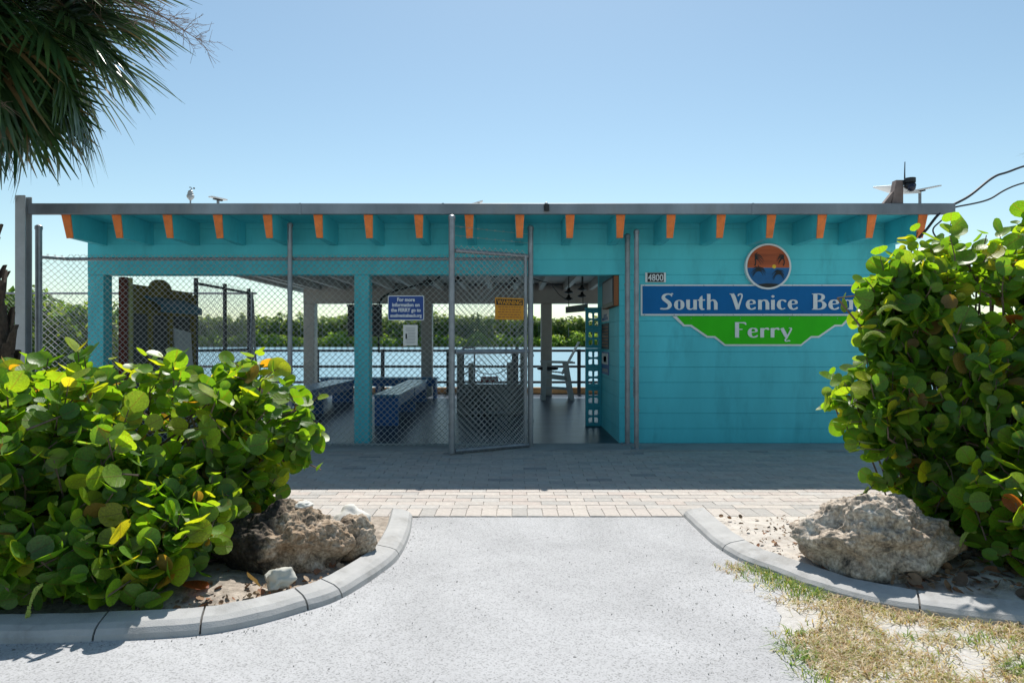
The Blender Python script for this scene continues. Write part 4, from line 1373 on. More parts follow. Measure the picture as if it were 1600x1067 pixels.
# boarding gate in the middle: wooden bollards, pipe rails, chain with a red sign, low mesh panel
def wood_post(x, y, h, r, label):
    mb = MB(); mb.tube([(x, y, 0.012), (x + 0.004, y, h * 0.5), (x, y, h - 0.015), (x, y, h)], [r, r * 0.98, r * 0.97, r * 0.8], 10)
    tag(mb.build('wooden_post', M['wood_grey'], None, (x, y, 0)), label, 'post', 'wooden posts of the boarding gate')
wood_post(-0.74, 12.3, 0.97, 0.05, 'grey wooden boarding gate post left of the red sign')
wood_post(-0.04, 12.3, 0.98, 0.06, 'thick grey wooden boarding gate post right of the red sign')
wood_post(-0.99, 12.9, 1.20, 0.055, 'taller dark wooden post behind the free end of the gate leaf')
wood_post(0.20, 12.9, 1.20, 0.05, 'taller wooden post just left of the gate hinge')
PR = thing('pipe_handrail', 'pair of slim steel pipe handrails along the boarding ramp', 'handrail', (-0.4, 13.5, 0))
for x in (-0.93, 0.10):
    p_ = MB(); p_.tube([(x, 13.0, 0.012), (x, 13.0, 1.2), (x, 13.06, 1.235), (x, 16.9, 1.2), (x, 16.95, 1.17), (x, 16.95, 0.012)], 0.02, 8); p_.build('pipe', M['railing'], PR)
    p_ = MB(); p_.tube([(x, 13.0, 0.72), (x, 16.95, 0.70)], 0.016, 8); p_.build('pipe', M['railing'], PR)
LG = thing('low_gate', 'low dark mesh gate panel across the boarding ramp', 'gate', (-0.4, 12.1, 0))
p_ = MB(); p_.tube([(-0.68, 12.1, 0.10), (-0.08, 12.1, 0.10)], 0.016, 8); p_.build('bottom_bar', M['galv'], LG)
p_ = MB(); p_.box(-0.95, 0.16, 12.14, 12.18, 0.02, 0.60); p_.build('backing_board', M['inset'], LG)
p_ = MB(); p_.box(-0.96, 0.17, 12.08, 12.139, 0.013, 0.06, 0.004); p_.build('sill_bar', M['black'], LG)
mesh_panel((-0.95, 12.12), (0.16, 12.12), 0.07, 0.62, 0.07, 0.003).build('wire_mesh', M['wire'], LG, kind='stuff')
cc = MB(); cc.tube([(-0.70, 12.3, 0.86), (-0.55, 12.3, 0.79), (-0.39, 12.3, 0.765), (-0.23, 12.3, 0.79), (-0.09, 12.3, 0.86)], 0.008, 5)
tag(cc.build('barrier_chain', M['galv'], None, (-0.4, 12.3, 0.76)), 'drooping chain between the two front boarding posts', 'chain')
RS = thing('red_sign', 'small dark red sign hanging on the chain of the boarding gate', 'sign', (-0.42, 12.28, 0.6))
p_ = MB(); p_.box(-0.56, -0.25, 12.270, 12.278, 0.63, 0.725, 0.001); p_.build('plate', M['red'], RS)
p_ = MB()
for k in range(5):
    p_.box(-0.53 + k * 0.054, -0.492 + k * 0.054, 12.2675, 12.2695, 0.655, 0.70)
p_.build('worn_print', M['paper_grey'], RS)
p_ = MB(); p_.tube([(-0.52, 12.276, 0.724), (-0.52, 12.297, 0.775)], 0.004, 4); p_.tube([(-0.29, 12.276, 0.724), (-0.29, 12.297, 0.772)], 0.004, 4); p_.build('hook', M['galv'], RS)

# square dark board under the rear beam behind the middle column
HB = thing('hanging_board', 'large black square board hung behind the middle column', 'board', (-3.55, 16.8, 1.5))
p_ = MB(); p_.box(-4.06, -3.22, 16.86, 16.90, 1.50, 2.25, 0.006); p_.build('panel', M['dark'], HB)
p_ = MB(); p_.box(-4.08, -3.20, 16.845, 16.859, 2.21, 2.27); p_.build('frame', M['black'], HB)
p_ = MB(); p_.box(-4.08, -3.20, 16.845, 16.859, 1.48, 1.53); p_.build('frame', M['black'], HB)
for x in (-3.95, -3.33):
    p_ = MB(); p_.tube([(x, 16.88, 2.25), (x, 16.99, 2.36)], 0.008, 5); p_.build('hanger', M['black'], HB)
HS = thing('hanging_sign', 'grey board tilted on two cords below the ceiling of the entrance', 'sign', (1.15, 12, 1.95))
p_ = MB(); p_.hexa([(0.945, 12.0, 1.855), (1.335, 12.0, 1.89), (1.335, 12.05, 1.89), (0.945, 12.05, 1.855), (0.945, 12.0, 1.965), (1.335, 12.0, 2.02), (1.335, 12.05, 2.02), (0.945, 12.05, 1.965)])
p_.build('board', M['wood_grey'], HS)
for x, z in ((1.0, 1.97), (1.25, 2.01)):
    p_ = MB(); p_.tube([(x, 12.02, z), (x, 12.02, 2.56)], 0.008, 5); p_.build('cord', M['black'], HS)
def flood(x, y, z, label):
    t = thing('floodlight', label, 'lamp', (x, y, z), 'dark lamps hung in the entrance')
    for k, dz in enumerate((0, 0.12)):
        p_ = MB(); p_.lathe([(0.02, z + dz), (0.075, z + dz + 0.012), (0.08, z + dz + 0.03), (0.03, z + dz + 0.06), (0.02, z + dz + 0.10)], x, y, 12); p_.build('shade', M['black'], t)
    p_ = MB(); p_.tube([(x, y, z + 0.2), (x, y, 2.56)], 0.01, 5); p_.build('stem', M['black'], t)
    return t
flood(0.99, 11.9, 2.07, 'dark double lamp hanging above the low end of the tilted board')
flood(1.22, 11.9, 2.12, 'dark double lamp hanging above the high end of the tilted board')
cb = MB(); cb.tube(catmull([(0.24, 10.2, 2.32), (0.45, 10.6, 2.29), (0.62, 11.0, 2.28), (0.8, 11.5, 2.14), (0.96, 11.88, 2.08)], 5), 0.008, 5)
tag(cb.build('electric_cable', M['cable'], None, (0.6, 11, 2.28)), 'thin dark cable running under the ceiling to the lamps', 'cable')
for (x, y) in ((-1.0, 12.4), (-0.3, 11.4), (0.05, 12.6), (-1.6, 13.0)):
    t = thing('ceiling_fan_light', ['dark ceiling lamp above the crosswise bench', 'dark ceiling lamp nearest the gate leaf', 'dark ceiling lamp over the low mesh gate', 'dark ceiling lamp farthest left under the ceiling'][[-1.0, -0.3, 0.05, -1.6].index(x)], 'lamp', (x, y, 2.4), 'ceiling lamps of the waiting area')
    p_ = MB(); p_.lathe([(0.02, 2.42), (0.09, 2.44), (0.10, 2.50), (0.04, 2.54)], x, y, 12); p_.build('shade', M['black'], t)
    p_ = MB(); p_.tube([(x, y, 2.54), (x, y, 2.88)], 0.012, 5); p_.build('stem', M['black'], t)
cb = MB(); cb.tube(catmull([(-1.87, 9.6, 1.2), (-1.87, 9.6, 1.85), (-1.75, 9.8, 2.05), (-1.45, 10.3, 2.2), (-1.2, 10.9, 2.35), (-1.1, 11.4, 2.6)], 6), 0.014, 6)
tag(cb.build('hose', M['cable'], None, (-1.87, 9.6, 1.2)), 'dark hose climbing from the middle column to the ceiling', 'hose')

# ================================================================== ROOF DEVICES
ry = 8.45
WX = thing('weather_sensor', 'small grey weather sensor on a thin mast above the gutter', 'sensor', (-3.98, ry, 3.0))
p_ = MB(); p_.tube([(-3.98, ry, 2.99), (-3.98, ry, 3.12)], 0.009, 6); p_.build('mast', M['galv'], WX)
p_ = MB(); p_.lathe([(0.012, 3.10), (0.042, 3.135), (0.046, 3.16), (0.034, 3.175), (0.036, 3.19), (0.028, 3.20), (0.030, 3.212), (0.016, 3.225)], -3.98, ry, 14); p_.build('housing', M['steel_post'], WX)
p_ = MB(); p_.tube([(-3.98, ry, 3.22), (-3.966, ry, 3.245), (-3.975, ry, 3.262), (-3.995, ry, 3.26)], 0.006, 5); p_.build('cup_arm', M['galv'], WX)
p_ = MB(); p_.ball((-3.935, ry, 3.25), 0.011); p_.build('cup', M['black'], WX)
p_ = MB(); p_.tube([(-3.966, ry, 3.245), (-3.935, ry, 3.25)], 0.003, 4); p_.build('cup_arm', M['galv'], WX)

def solar(name, label, x, y, z, w_, d_, ax, ay, az, legs, m='solar'):
    t = bpy.data.objects.new(name, None); COL.objects.link(t)
    t.location = (x, y, z); ORG[t.name] = (0, 0, 0); t.empty_display_size = 0.1
    tag(t, label, 'solar panel', 'small solar panels on the roof')
    Rm = Matrix.Rotation(az, 4, 'Z') @ Matrix.Rotation(ay, 4, 'Y') @ Matrix.Rotation(ax, 4, 'X')
    def put(o):
        o.matrix_local = Matrix.Translation((0, 0, legs)) @ Rm
    a = MB(); a.box(-w_ / 2, w_ / 2, -d_ / 2, d_ / 2, -0.012, 0.004, 0.002); put(a.build('frame', M['white_plastic'], t))
    nx = max(1, int(w_ / 0.09)); ny = max(1, int(d_ / 0.09))
    for i in range(nx):
        for j in range(ny):
            u0, u1 = -w_ / 2 + 0.012 + i * (w_ - 0.024) / nx, -w_ / 2 + 0.012 + (i + 1) * (w_ - 0.024) / nx
            v0, v1 = -d_ / 2 + 0.012 + j * (d_ - 0.024) / ny, -d_ / 2 + 0.012 + (j + 1) * (d_ - 0.024) / ny
            a = MB(); a.box(u0 + 0.004, u1 - 0.004, v0 + 0.004, v1 - 0.004, 0.0042, 0.006); put(a.build('solar_cell', M['solar'], t))
    a = MB(); a.box(-0.05, 0.05, -0.04, 0.04, -0.03, -0.0125); put(a.build('junction_box', M['black'], t))
    a = MB(); a.tube([(0, 0, 0), (0, 0, legs - 0.02)], 0.018, 8); a.build('mount', M['galv'], t)
    return t
solar('solar_panel', 'small solar panel on a short post near the weather sensor', -3.66, 8.50, 3.0, 0.19, 0.17, R(8), R(6), R(38), 0.14)
solar('solar_panel', 'thin tilted solar panel above the gate leaf', -0.46, 8.55, 3.0, 0.19, 0.13, R(4), R(-18), R(4), 0.085)
SPL = (('white framed solar panel left of the roof camera', 4.80, R(9), R(10)), ('white framed solar panel right of the roof camera', 5.09, R(8), R(-9)))
for lab, x, ax, ay in SPL:
    solar('solar_panel', lab, x, 8.52, 3.0, 0.36, 0.40, ax, ay, R(20 if x < 4.9 else -16), 0.25, 'white')
CM = thing('dome_camera', 'black dome security camera with antenna on a wooden roof bracket', 'camera', (4.70, 8.3, 3.02))
p_ = MB(); p_.hexa([(4.60, 8.27, 3.005), (4.74, 8.27, 3.005), (4.74, 8.36, 3.005), (4.60, 8.36, 3.005), (4.655, 8.27, 3.31), (4.74, 8.27, 3.31), (4.74, 8.36, 3.31), (4.655, 8.36, 3.31)]); p_.build('bracket', M['roofbox'], CM)
p_ = MB(); p_.hexa([(4.49, 8.28, 3.006), (4.585, 8.28, 3.006), (4.585, 8.35, 3.006), (4.49, 8.35, 3.006), (4.62, 8.28, 3.17), (4.64, 8.28, 3.17), (4.64, 8.35, 3.17), (4.62, 8.35, 3.17)]); p_.build('brace', M['roofbox'], CM)
p_ = MB(); p_.ball((4.805, 8.24, 3.235), 0.066, 16, 10, (1, 1, 0.75)); p_.build('camera_head', M['black'], CM, smooth=True)
p_ = MB(); p_.tube([(4.805, 8.24, 3.27), (4.805, 8.24, 3.325)], 0.062, 14); p_.build('camera_cap', M['black'], CM)
p_ = MB(); p_.ball((4.80, 8.205, 3.205), 0.048, 14, 8); p_.build('lens', M['solar'], CM, smooth=True)
p_ = MB(); p_.box(4.735, 4.80, 8.25, 8.30, 3.25, 3.31, 0.004); p_.build('arm', M['black'], CM)
p_ = MB(); p_.tube([(4.757, 8.27, 3.31), (4.757, 8.27, 3.40), (4.76, 8.27, 3.53)], [0.009, 0.007, 0.005], 6); p_.build('antenna', M['black'], CM)
FC = thing('gutter_camera', 'tiny black and white camera clipped to the gutter', 'camera', (0.415, 8.2, 2.95))
p_ = MB(); p_.tube([(0.415, 8.18, 2.92), (0.415, 8.18, 3.0)], 0.032, 12); p_.build('body', M['black'], FC)
p_ = MB(); p_.ball((0.41, 8.178, 3.0), 0.024, 10, 6); p_.build('lens', M['white_plastic'], FC, smooth=True)
p_ = MB(); p_.box(0.385, 0.445, 8.20, 8.2125, 2.93, 2.99); p_.build('clip', M['black'], FC)
# supply cables at the right corner of the roof
def cable(pts, r, label):
    mb = MB(); mb.tube(catmull(pts, 8), r, 6); tag(mb.build('power_cable', M['cable'], None, pts[0]), label, 'cable', 'power cables at the roof corner')
cable([(12.6, 13.6, 6.6), (9.3, 11.4, 4.62), (7.0, 9.5, 3.75), (6.35, 9.0, 3.52), (5.75, 8.6, 3.18), (5.2, 8.25, 2.93), (4.98, 8.2, 2.70), (4.90, 8.22, 2.60)], 0.016, 'thick sagging black power cable running up right from the roof corner')
cable([(12.6, 13.4, 6.0), (9.0, 11.0, 4.2), (7.0, 9.55, 3.52), (6.2, 8.9, 3.2), (5.5, 8.45, 3.02), (5.36, 8.35, 2.98)], 0.012, 'thinner taut black cable below the thick one')
cable([(5.38, 8.3, 2.95), (5.15, 8.2, 2.8), (5.05, 8.19, 2.68), (5.2, 8.25, 2.5), (5.22, 8.3, 2.35)], 0.009, 'short loose black cable dangling at the roof corner')

# ================================================================== ROCKS
def boulder(name, c, rad, seed, m, label, sub=7, pit=0.055, cat='boulder', smooth=False, grp=None):
    bm = bmesh.new()
    bmesh.ops.create_icosphere(bm, subdivisions=sub, radius=1)
    s = Vector((seed * 3.7, seed * 1.9, seed * 5.3))
    for v in bm.verts:
        n = v.co.normalized()
        big = noise.noise(n * 1.1 + s) * 0.30 + noise.noise(n * 2.3 + s) * 0.16
        # flattened facets
        fac = abs(noise.noise(n * 1.7 + s * 1.3)) * 0.18
        rad_ = 1 + big - fac
        p = Vector((n.x * rad[0], n.y * rad[1], n.z * rad[2])) * rad_
        if pit:
            q = p / 0.11
            f1 = noise.voronoi(q + s, distance_metric='DISTANCE')[0]
            pits = max(0.0, 0.55 - f1[0])
            fine = noise.fractal(p * 26 + s, 0.9, 2.1, 4)
            ledge = math.sin(p.z * 42 + 5 * noise.noise(p * 4 + s)) * 0.010 * max(0.0, min(1.0, 0.7 - n.z * 2))
            p += Vector((n.x, n.y, 0)) * ledge
            mask = 0.35 + 0.65 * max(0, min(1, (n.z + 0.35) / 0.7 + 0.5 * noise.noise(n * 3 + s)))
            p += n * ((-pit * 1.2 * pits + pit * 0.33 * fine + 0.02 * noise.turbulence(p * 9 + s, 3, False)) * mask)
        if p.z < -rad[2] * 0.55:
            p.z = -rad[2] * 0.55 + (p.z + rad[2] * 0.55) * 0.2
        v.co = p
    me = bpy.data.meshes.new(name)
    bm.to_mesh(me); bm.free()
    me.materials.append(m)
    me.polygons.foreach_set('use_smooth', [True] * len(me.polygons))
    o = link(name, me, None, c)
    return tag(o, label, cat, grp)


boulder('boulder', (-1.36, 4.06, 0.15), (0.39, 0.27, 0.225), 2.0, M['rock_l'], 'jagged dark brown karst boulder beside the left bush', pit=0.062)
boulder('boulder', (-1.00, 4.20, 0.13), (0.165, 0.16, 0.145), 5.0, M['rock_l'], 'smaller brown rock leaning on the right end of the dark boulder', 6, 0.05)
boulder('boulder', (2.13, 3.98, 0.19), (0.43, 0.33, 0.26), 3.3, M['rock_r'], 'big pale pitted boulder at the foot of the right bush', pit=0.055)
boulder('stone', (-1.07, 4.55, 0.14), (0.13, 0.12, 0.115), 8.1, M['stone'], 'smooth white stone peeking out behind the small brown rock', 4, 0, 'stone')
boulder('stone', (-1.25, 4.10, 0.375), (0.055, 0.05, 0.028), 9.4, M['stone'], 'little white stone lying on top of the dark boulder', 4, 0, 'stone')
boulder('stone', (-1.235, 3.60, 0.10), (0.07, 0.062, 0.065), 4.4, M['stone_green'], 'grey green stone on the soil beside the left kerb', 5, 0.01, 'stone')


# ================================================================== SEA GRAPE BUSHES
def leaf_shape(seed):
    rr = random.Random(seed)
    n = 14
    wx = rr.uniform(0.50, 0.58)
    cup = rr.uniform(-0.10, 0.22)
    fold = rr.uniform(0.02, 0.20)
    bend = rr.uniform(-0.15, 0.2)
    ph = rr.uniform(0, 6)
    vs, uv = [], []
    def put(x, y):
        r2 = x * x + (y - 0.45) ** 2
        z = cup * r2 * 1.6 + fold * abs(x) - bend * (y - 0.3) ** 2 + 0.018 * math.sin(7 * x + 5 * y + ph)
        vs.append((x, y, z)); uv.append((x, y))
    put(0, 0.42)
    for ring in (0.5, 1.0):
        for k in range(n):
            a = -math.pi / 2 + 2 * math.pi * k / n
            rx, ry = wx * ring, 0.50 * ring
            x, y = rx * math.cos(a), 0.45 + ry * math.sin(a)
            if k == 0:
                y += 0.10 * ring
            elif k in (1, n - 1):
                y -= 0.02 * ring
            if ring == 1.0:
                x *= 1 + rr.uniform(-0.03, 0.03); y += rr.uniform(-0.012, 0.012)
            put(x, y)
    fs = []
    for k in range(n):
        fs.append((0, 1 + k, 1 + (k + 1) % n))
    for k in range(n):
        a, b, c, d = 1 + k, 1 + (k + 1) % n, 1 + n + (k + 1) % n, 1 + n + k
        fs.append((a, d, c)); fs.append((a, c, b))
    return np.array(vs), np.array(fs), np.array(uv)


SHAPES = [leaf_shape(s) for s in range(6)]
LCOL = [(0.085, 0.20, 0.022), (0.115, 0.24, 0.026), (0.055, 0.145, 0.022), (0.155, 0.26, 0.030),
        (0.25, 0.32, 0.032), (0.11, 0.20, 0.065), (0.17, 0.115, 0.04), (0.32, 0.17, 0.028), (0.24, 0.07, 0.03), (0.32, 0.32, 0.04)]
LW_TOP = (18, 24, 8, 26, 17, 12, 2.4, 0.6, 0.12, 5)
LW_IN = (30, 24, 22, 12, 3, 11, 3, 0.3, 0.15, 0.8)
LMESH = {}
for i, (v_, f_, u_) in enumerate(SHAPES):
    for j, c in enumerate(LCOL):
        LMESH[(i, j)] = fast_mesh('leaf', v_, f_, M['leaf'], fcol=np.tile(c, (len(f_), 1)), smooth=True, uv=u_)


def bush(label, base, blobs, n_shoots, seed, size, spikes, stems_from):
    rr = random.Random(seed)
    t = thing('sea_grape_bush', label, 'bush', base)
    bx, by, bz = base
    leaves = []          # (matrix, shape, colour)
    twigs = MB()
    tips = []
    wts = [b[3][0] * b[3][1] * b[3][2] * b[4] for b in [(b + (1.0,)) if len(b) == 4 else b for b in blobs]]
    blobs = [(b + (1.0,)) if len(b) == 4 else b for b in blobs]
    wts = [(b[3][0] * b[3][1] * b[3][2]) ** 0.67 * b[4] for b in blobs]
    cnt = 0
    while cnt < n_shoots:
        bi = rr.choices(range(len(blobs)), wts)[0]
        cx, cy, cz, rad, _ = blobs[bi]
        d = Vector((rr.gauss(0, 1), rr.gauss(0, 1), rr.gauss(0, 1))).normalized()
        if d.y > 0.55 and rr.random() < 0.5:
            continue
        depth = rr.random() ** 0.55 if rr.random() < 0.8 else rr.random() * 0.7
        k = 0.55 + 0.45 * depth
        k *= 1 + 0.22 * noise.noise(Vector((d.x * 1.8 + seed, d.y * 1.8, d.z * 1.8 + bi * 3.1)))
        p = Vector((cx + d.x * rad[0] * k, cy + d.y * rad[1] * k, cz + d.z * rad[2] * k))
        inside = False
        for bj, (ox, oy, oz, r2, _) in enumerate(blobs):
            if bj != bi and ((p.x - ox) / r2[0]) ** 2 + ((p.y - oy) / r2[1]) ** 2 + ((p.z - oz) / r2[2]) ** 2 < 0.35:
                inside = True
        if inside and rr.random() < 0.75:
            continue
        if p.z < 0.10:
            continue
        cnt += 1
        outer = k > 0.82
        sd = (d * 0.8 + Vector((0, -0.1, 0.45)) + Vector((rr.gauss(0, .4), rr.gauss(0, .4), rr.gauss(0, .35)))).normalized()
        ln = rr.uniform(0.16, 0.32)
        a = p - sd * ln
        tips.append((a, p))
        twigs.tube([a, a.lerp(p, 0.55) + Vector((rr.gauss(0, .008), rr.gauss(0, .008), rr.gauss(0, .008))), p], [0.0055, 0.0045, 0.003], 4, caps=False)
        nl = rr.randint(4, 7)
        side = sd.cross(Vector((0, 0, 1)))
        side = side.normalized() if side.length > 0.1 else Vector((1, 0, 0))
        for q in range(nl):
            f = 0.25 + 0.75 * q / (nl - 1)
            pos = a.lerp(p, f)
            sg = 1 if q % 2 else -1
            ydir = (side * sg * rr.uniform(0.6, 1.1) + sd * rr.uniform(0.2, 0.9) + Vector((rr.gauss(0, .35), rr.gauss(0, .35), rr.gauss(0, .3)))).normalized()
            nn = d * 0.75 + Vector((0, -0.25, 0.55)) + Vector((rr.gauss(0, .5), rr.gauss(0, .5), rr.gauss(0, .45)))
            nn = (nn - ydir * nn.dot(ydir))
            if nn.length < 0.05:
                nn = ydir.orthogonal()
            nn.normalize()
            xdir = ydir.cross(nn)
            s_ = size * rr.uniform(0.58, 1.2) * (0.8 if f > 0.9 else 1.0)
            pet = pos + ydir * 0.018
            if pet.z + ydir.z * s_ < 0.05:
                continue
            mtx = Matrix(((xdir.x * s_, ydir.x * s_, nn.x * s_, pet.x), (xdir.y * s_, ydir.y * s_, nn.y * s_, pet.y), (xdir.z * s_, ydir.z * s_, nn.z * s_, pet.z), (0, 0, 0, 1)))
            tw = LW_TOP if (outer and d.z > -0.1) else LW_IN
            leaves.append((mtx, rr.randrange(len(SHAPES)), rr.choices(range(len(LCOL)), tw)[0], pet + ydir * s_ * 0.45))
    # stems from the root crown out to some of the shoots
    for (a, p) in tips:
        if rr.random() < 0.30:
            s0 = Vector(rr.choice(stems_from)) + Vector((rr.gauss(0, .05), rr.gauss(0, .05), 0))
            mid = s0.lerp(a, 0.5) + Vector((rr.gauss(0, .06), rr.gauss(0, .06), rr.gauss(0.02, .05)))
            twigs.tube(catmull([s0, mid, a], 4), 0.0075, 4, caps=False)
    for s0 in stems_from:
        for _ in range(3):
            e = Vector(rr.choice(blobs)[:3])
            s1 = Vector(s0)
            mid = s1.lerp(e, 0.45) + Vector((rr.gauss(0, .08), rr.gauss(0, .08), 0.05))
            twigs.tube(catmull([s1, mid, e], 5), [0.026 - 0.0014 * i for i in range(11)], 6, caps=False)
    twigs.build('branches', M['stem'], t, kind='stuff')
    # the 300 leaves that show largest are leaves of their own
    grid = {}
    order = sorted(range(len(leaves)), key=lambda i: (leaves[i][3] - Vector(cam.location)).length)
    score = []
    for i in order:
        c = leaves[i][3]
        px, pz = c.x / c.y * 682, (c.z - 1.356) / c.y * 682
        if abs(px) > 530 or abs(pz) > 350 or c.y < 0.5:
            continue
        key = (int(px // 13), int(pz // 13))
        seen = grid.get(key, 0)
        grid[key] = seen + 1
        nrm = Vector((leaves[i][0][0][2], leaves[i][0][1][2], leaves[i][0][2][2])).normalized()
        face = abs(nrm.dot((c - Vector(cam.location)).normalized()))
        score.append((-(face + 0.15) / (c.y ** 2) / (1 + 2.0 * seen), i))
    score.sort()
    chosen = set(i for _, i in score[:300])
    B0 = Vector(base)
    V, F, Cc, U = [], [], [], []
    o_ = 0
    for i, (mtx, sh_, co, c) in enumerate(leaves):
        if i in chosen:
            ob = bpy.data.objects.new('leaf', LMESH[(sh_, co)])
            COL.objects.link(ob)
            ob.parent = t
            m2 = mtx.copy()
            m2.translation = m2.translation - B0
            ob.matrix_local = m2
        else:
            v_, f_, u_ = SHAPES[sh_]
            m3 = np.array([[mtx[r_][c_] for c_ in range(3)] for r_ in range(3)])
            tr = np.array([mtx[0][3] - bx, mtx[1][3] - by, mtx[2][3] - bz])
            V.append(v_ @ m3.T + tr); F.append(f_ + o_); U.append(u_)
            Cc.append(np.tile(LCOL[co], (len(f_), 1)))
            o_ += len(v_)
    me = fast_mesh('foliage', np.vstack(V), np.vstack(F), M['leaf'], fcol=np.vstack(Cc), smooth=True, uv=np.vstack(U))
    fo = link('foliage', me, t)
    fo['kind'] = 'stuff'
    for (x, y, z, dx, dy, dz) in spikes:
        s_ = MB()
        P0, D = Vector((x, y, z)), Vector((dx, dy, dz))
        pts = [P0, P0 + D * 0.4 + Vector((0, 0, 0.02)), P0 + D * 0.75 + Vector((0, 0, 0.005)), P0 + D + Vector((0, 0, -0.04))]
        c = catmull(pts, 8)
        s_.tube(c, 0.0035, 5)
        for k, q in enumerate(c[2:]):
            for a in range(5):
                an = a * 1.256 + k
                s_.ball((q[0] + 0.006 * math.cos(an), q[1] + 0.006 * math.sin(an * 1.3), q[2] + 0.006 * math.sin(an)), 0.0045, 5, 3)
        s_.build('flower_spike', M['spike'], t)
    return t


bush('broad sea grape bush with round leaves spilling over the left kerb', (-2.3, 4.2, 0.03),
     [(-2.50, 4.32, 0.79, (1.02, 0.62, 0.54)), (-1.70, 4.66, 0.85, (0.42, 0.40, 0.43), 1.2), (-2.62, 3.62, 0.46, (0.75, 0.38, 0.42), 1.1), (-2.45, 3.36, 0.27, (0.75, 0.20, 0.28), 2.2), (-1.92, 3.58, 0.30, (0.36, 0.22, 0.28), 1.6), (-1.80, 4.42, 0.46, (0.30, 0.28, 0.30), 1.8), (-2.75, 3.72, 0.82, (0.85, 0.36, 0.42), 1.1),
      (-1.93, 3.92, 0.40, (0.37, 0.33, 0.34)), (-3.6, 4.3, 0.76, (0.75, 0.7, 0.54)), (-3.1, 3.9, 0.75, (0.4, 0.45, 0.5), 0.8)],
     1000, 11, 0.119, [(-2.3, 3.45, 0.55, -0.03, -0.03, -0.14), (-2.05, 3.35, 0.42, -0.10, -0.05, -0.12), (-2.2, 3.2, 0.22, -0.05, -0.03, -0.10)],
     [(-1.75, 4.35, 0.04), (-2.1, 4.3, 0.04), (-2.6, 4.2, 0.04), (-3.2, 4.3, 0.04)])
bush('tall sea grape bush covering the right end of the name sign', (3.1, 4.6, 0.03),
     [(3.22, 4.72, 1.38, (0.80, 0.45, 0.80)), (2.42, 4.60, 0.95, (0.27, 0.32, 0.34), 1.3), (2.72, 4.68, 1.60, (0.34, 0.34, 0.32), 1.2),
      (2.98, 3.80, 0.48, (0.48, 0.34, 0.44), 1.5), (2.80, 4.50, 0.46, (0.36, 0.30, 0.34), 1.6), (2.95, 3.56, 0.36, (0.42, 0.20, 0.34), 1.8), (2.66, 4.68, 1.84, (0.24, 0.24, 0.15), 0.9), (2.66, 4.62, 1.40, (0.26, 0.28, 0.26), 0.9), (4.0, 4.75, 1.48, (0.8, 0.5, 0.95)), (3.6, 3.95, 0.75, (0.5, 0.4, 0.6), 0.9), (3.05, 4.35, 0.85, (0.5, 0.35, 0.5), 0.9), (2.85, 4.55, 1.0, (0.42, 0.40, 0.55), 1.0), (2.36, 4.60, 1.74, (0.14, 0.14, 0.07), 0.5)],
     1160, 23, 0.117, [(2.48, 4.35, 1.55, -0.16, -0.02, 0.02), (2.50, 4.32, 1.46, -0.17, -0.05, 0.04), (2.38, 4.35, 1.38, -0.14, 0.0, 0.03), (2.85, 4.1, 0.98, -0.02, -0.05, -0.14), (2.62, 3.85, 0.28, -0.12, -0.04, -0.02), (2.9, 3.95, 0.72, 0.05, -0.04, -0.13)],
     [(2.95, 4.7, 0.04), (3.2, 4.6, 0.04), (3.5, 4.7, 0.04), (2.8, 4.75, 0.04)])

# litter: dry leaves and bits on the beds
lv, lf, lc = [], [], []
o_ = 0
def scatter_leaf(x, y, z, s, col, flat=0.25):
    global o_
    v_, f_, u_ = SHAPES[random.randrange(6)]
    ang = Matrix.Rotation(random.uniform(0, 6.28), 3, 'Z') @ Matrix.Rotation(random.gauss(0, flat), 3, 'X') @ Matrix.Rotation(random.gauss(0, flat), 3, 'Y')
    m3 = np.array(ang) * s
    lv.append(v_ @ m3.T + np.array((x, y, z))); lf.append(f_ + o_); lc.append(np.tile(col, (len(f_), 1)))
    o_ += len(v_)
DRY = [(0.26, 0.15, 0.08), (0.20, 0.13, 0.08), (0.34, 0.25, 0.17), (0.12, 0.085, 0.06), (0.28, 0.13, 0.07)]
for _ in range(1400):
    x = random.uniform(-3.0, -0.95)
    y = random.uniform(3.35, 4.9)
    if y > 4.6 and random.random() < 0.7:
        continue
    if min((x - q[0]) ** 2 + (y - q[1]) ** 2 for q in KL) < 0.19 ** 2 or (x > -1.15 and y < 3.5):
        continue
    scatter_leaf(x, y, 0.058, random.choice((0.010, 0.014, 0.018, 0.025, 0.04)), random.choice(DRY), 0.5)
for _ in range(1000):
    x = random.uniform(1.55, 3.4)
    y = random.uniform(3.7, 5.1)
    if min((x - q[0]) ** 2 + (y - q[1]) ** 2 for q in KR) < 0.20 ** 2 or y < np.interp(x, [1.3, 1.5, 1.64, 2.0, 2.5, 3.4], [5, 4.4, 3.95, 3.65, 3.5, 3.3]):
        continue
    scatter_leaf(x, y, 0.052, random.choice((0.006, 0.010, 0.014, 0.03)), random.choice(DRY), 0.5)
for _ in range(1500):
    x = random.uniform(2.0, 4.2)
    lo = np.interp(x, [1.9, 2.0, 2.5, 3.4, 4.4], [3.75, 3.66, 3.49, 3.26, 3.18])
    scatter_leaf(x, random.uniform(lo, 4.7), random.uniform(0.055, 0.105), random.choice((0.012, 0.02, 0.03, 0.05, 0.075)), random.choice(DRY), 0.45)
lit = link('leaf_litter', fast_mesh('leaf_litter', np.vstack(lv), np.vstack(lf), M['leaflitter'], fcol=np.vstack(lc), smooth=True))
lit['kind'] = 'stuff'
def dry_leaf(x, y, z, s, j, rot, label):
    o = bpy.data.objects.new('fallen_leaf', LMESH[(random.randrange(6), j)])
    COL.objects.link(o)
    o.location = (x, y, z); o.scale = (s, s, s); o.rotation_euler = rot
    tag(o, label, 'leaf', 'fallen leaves on the bed')
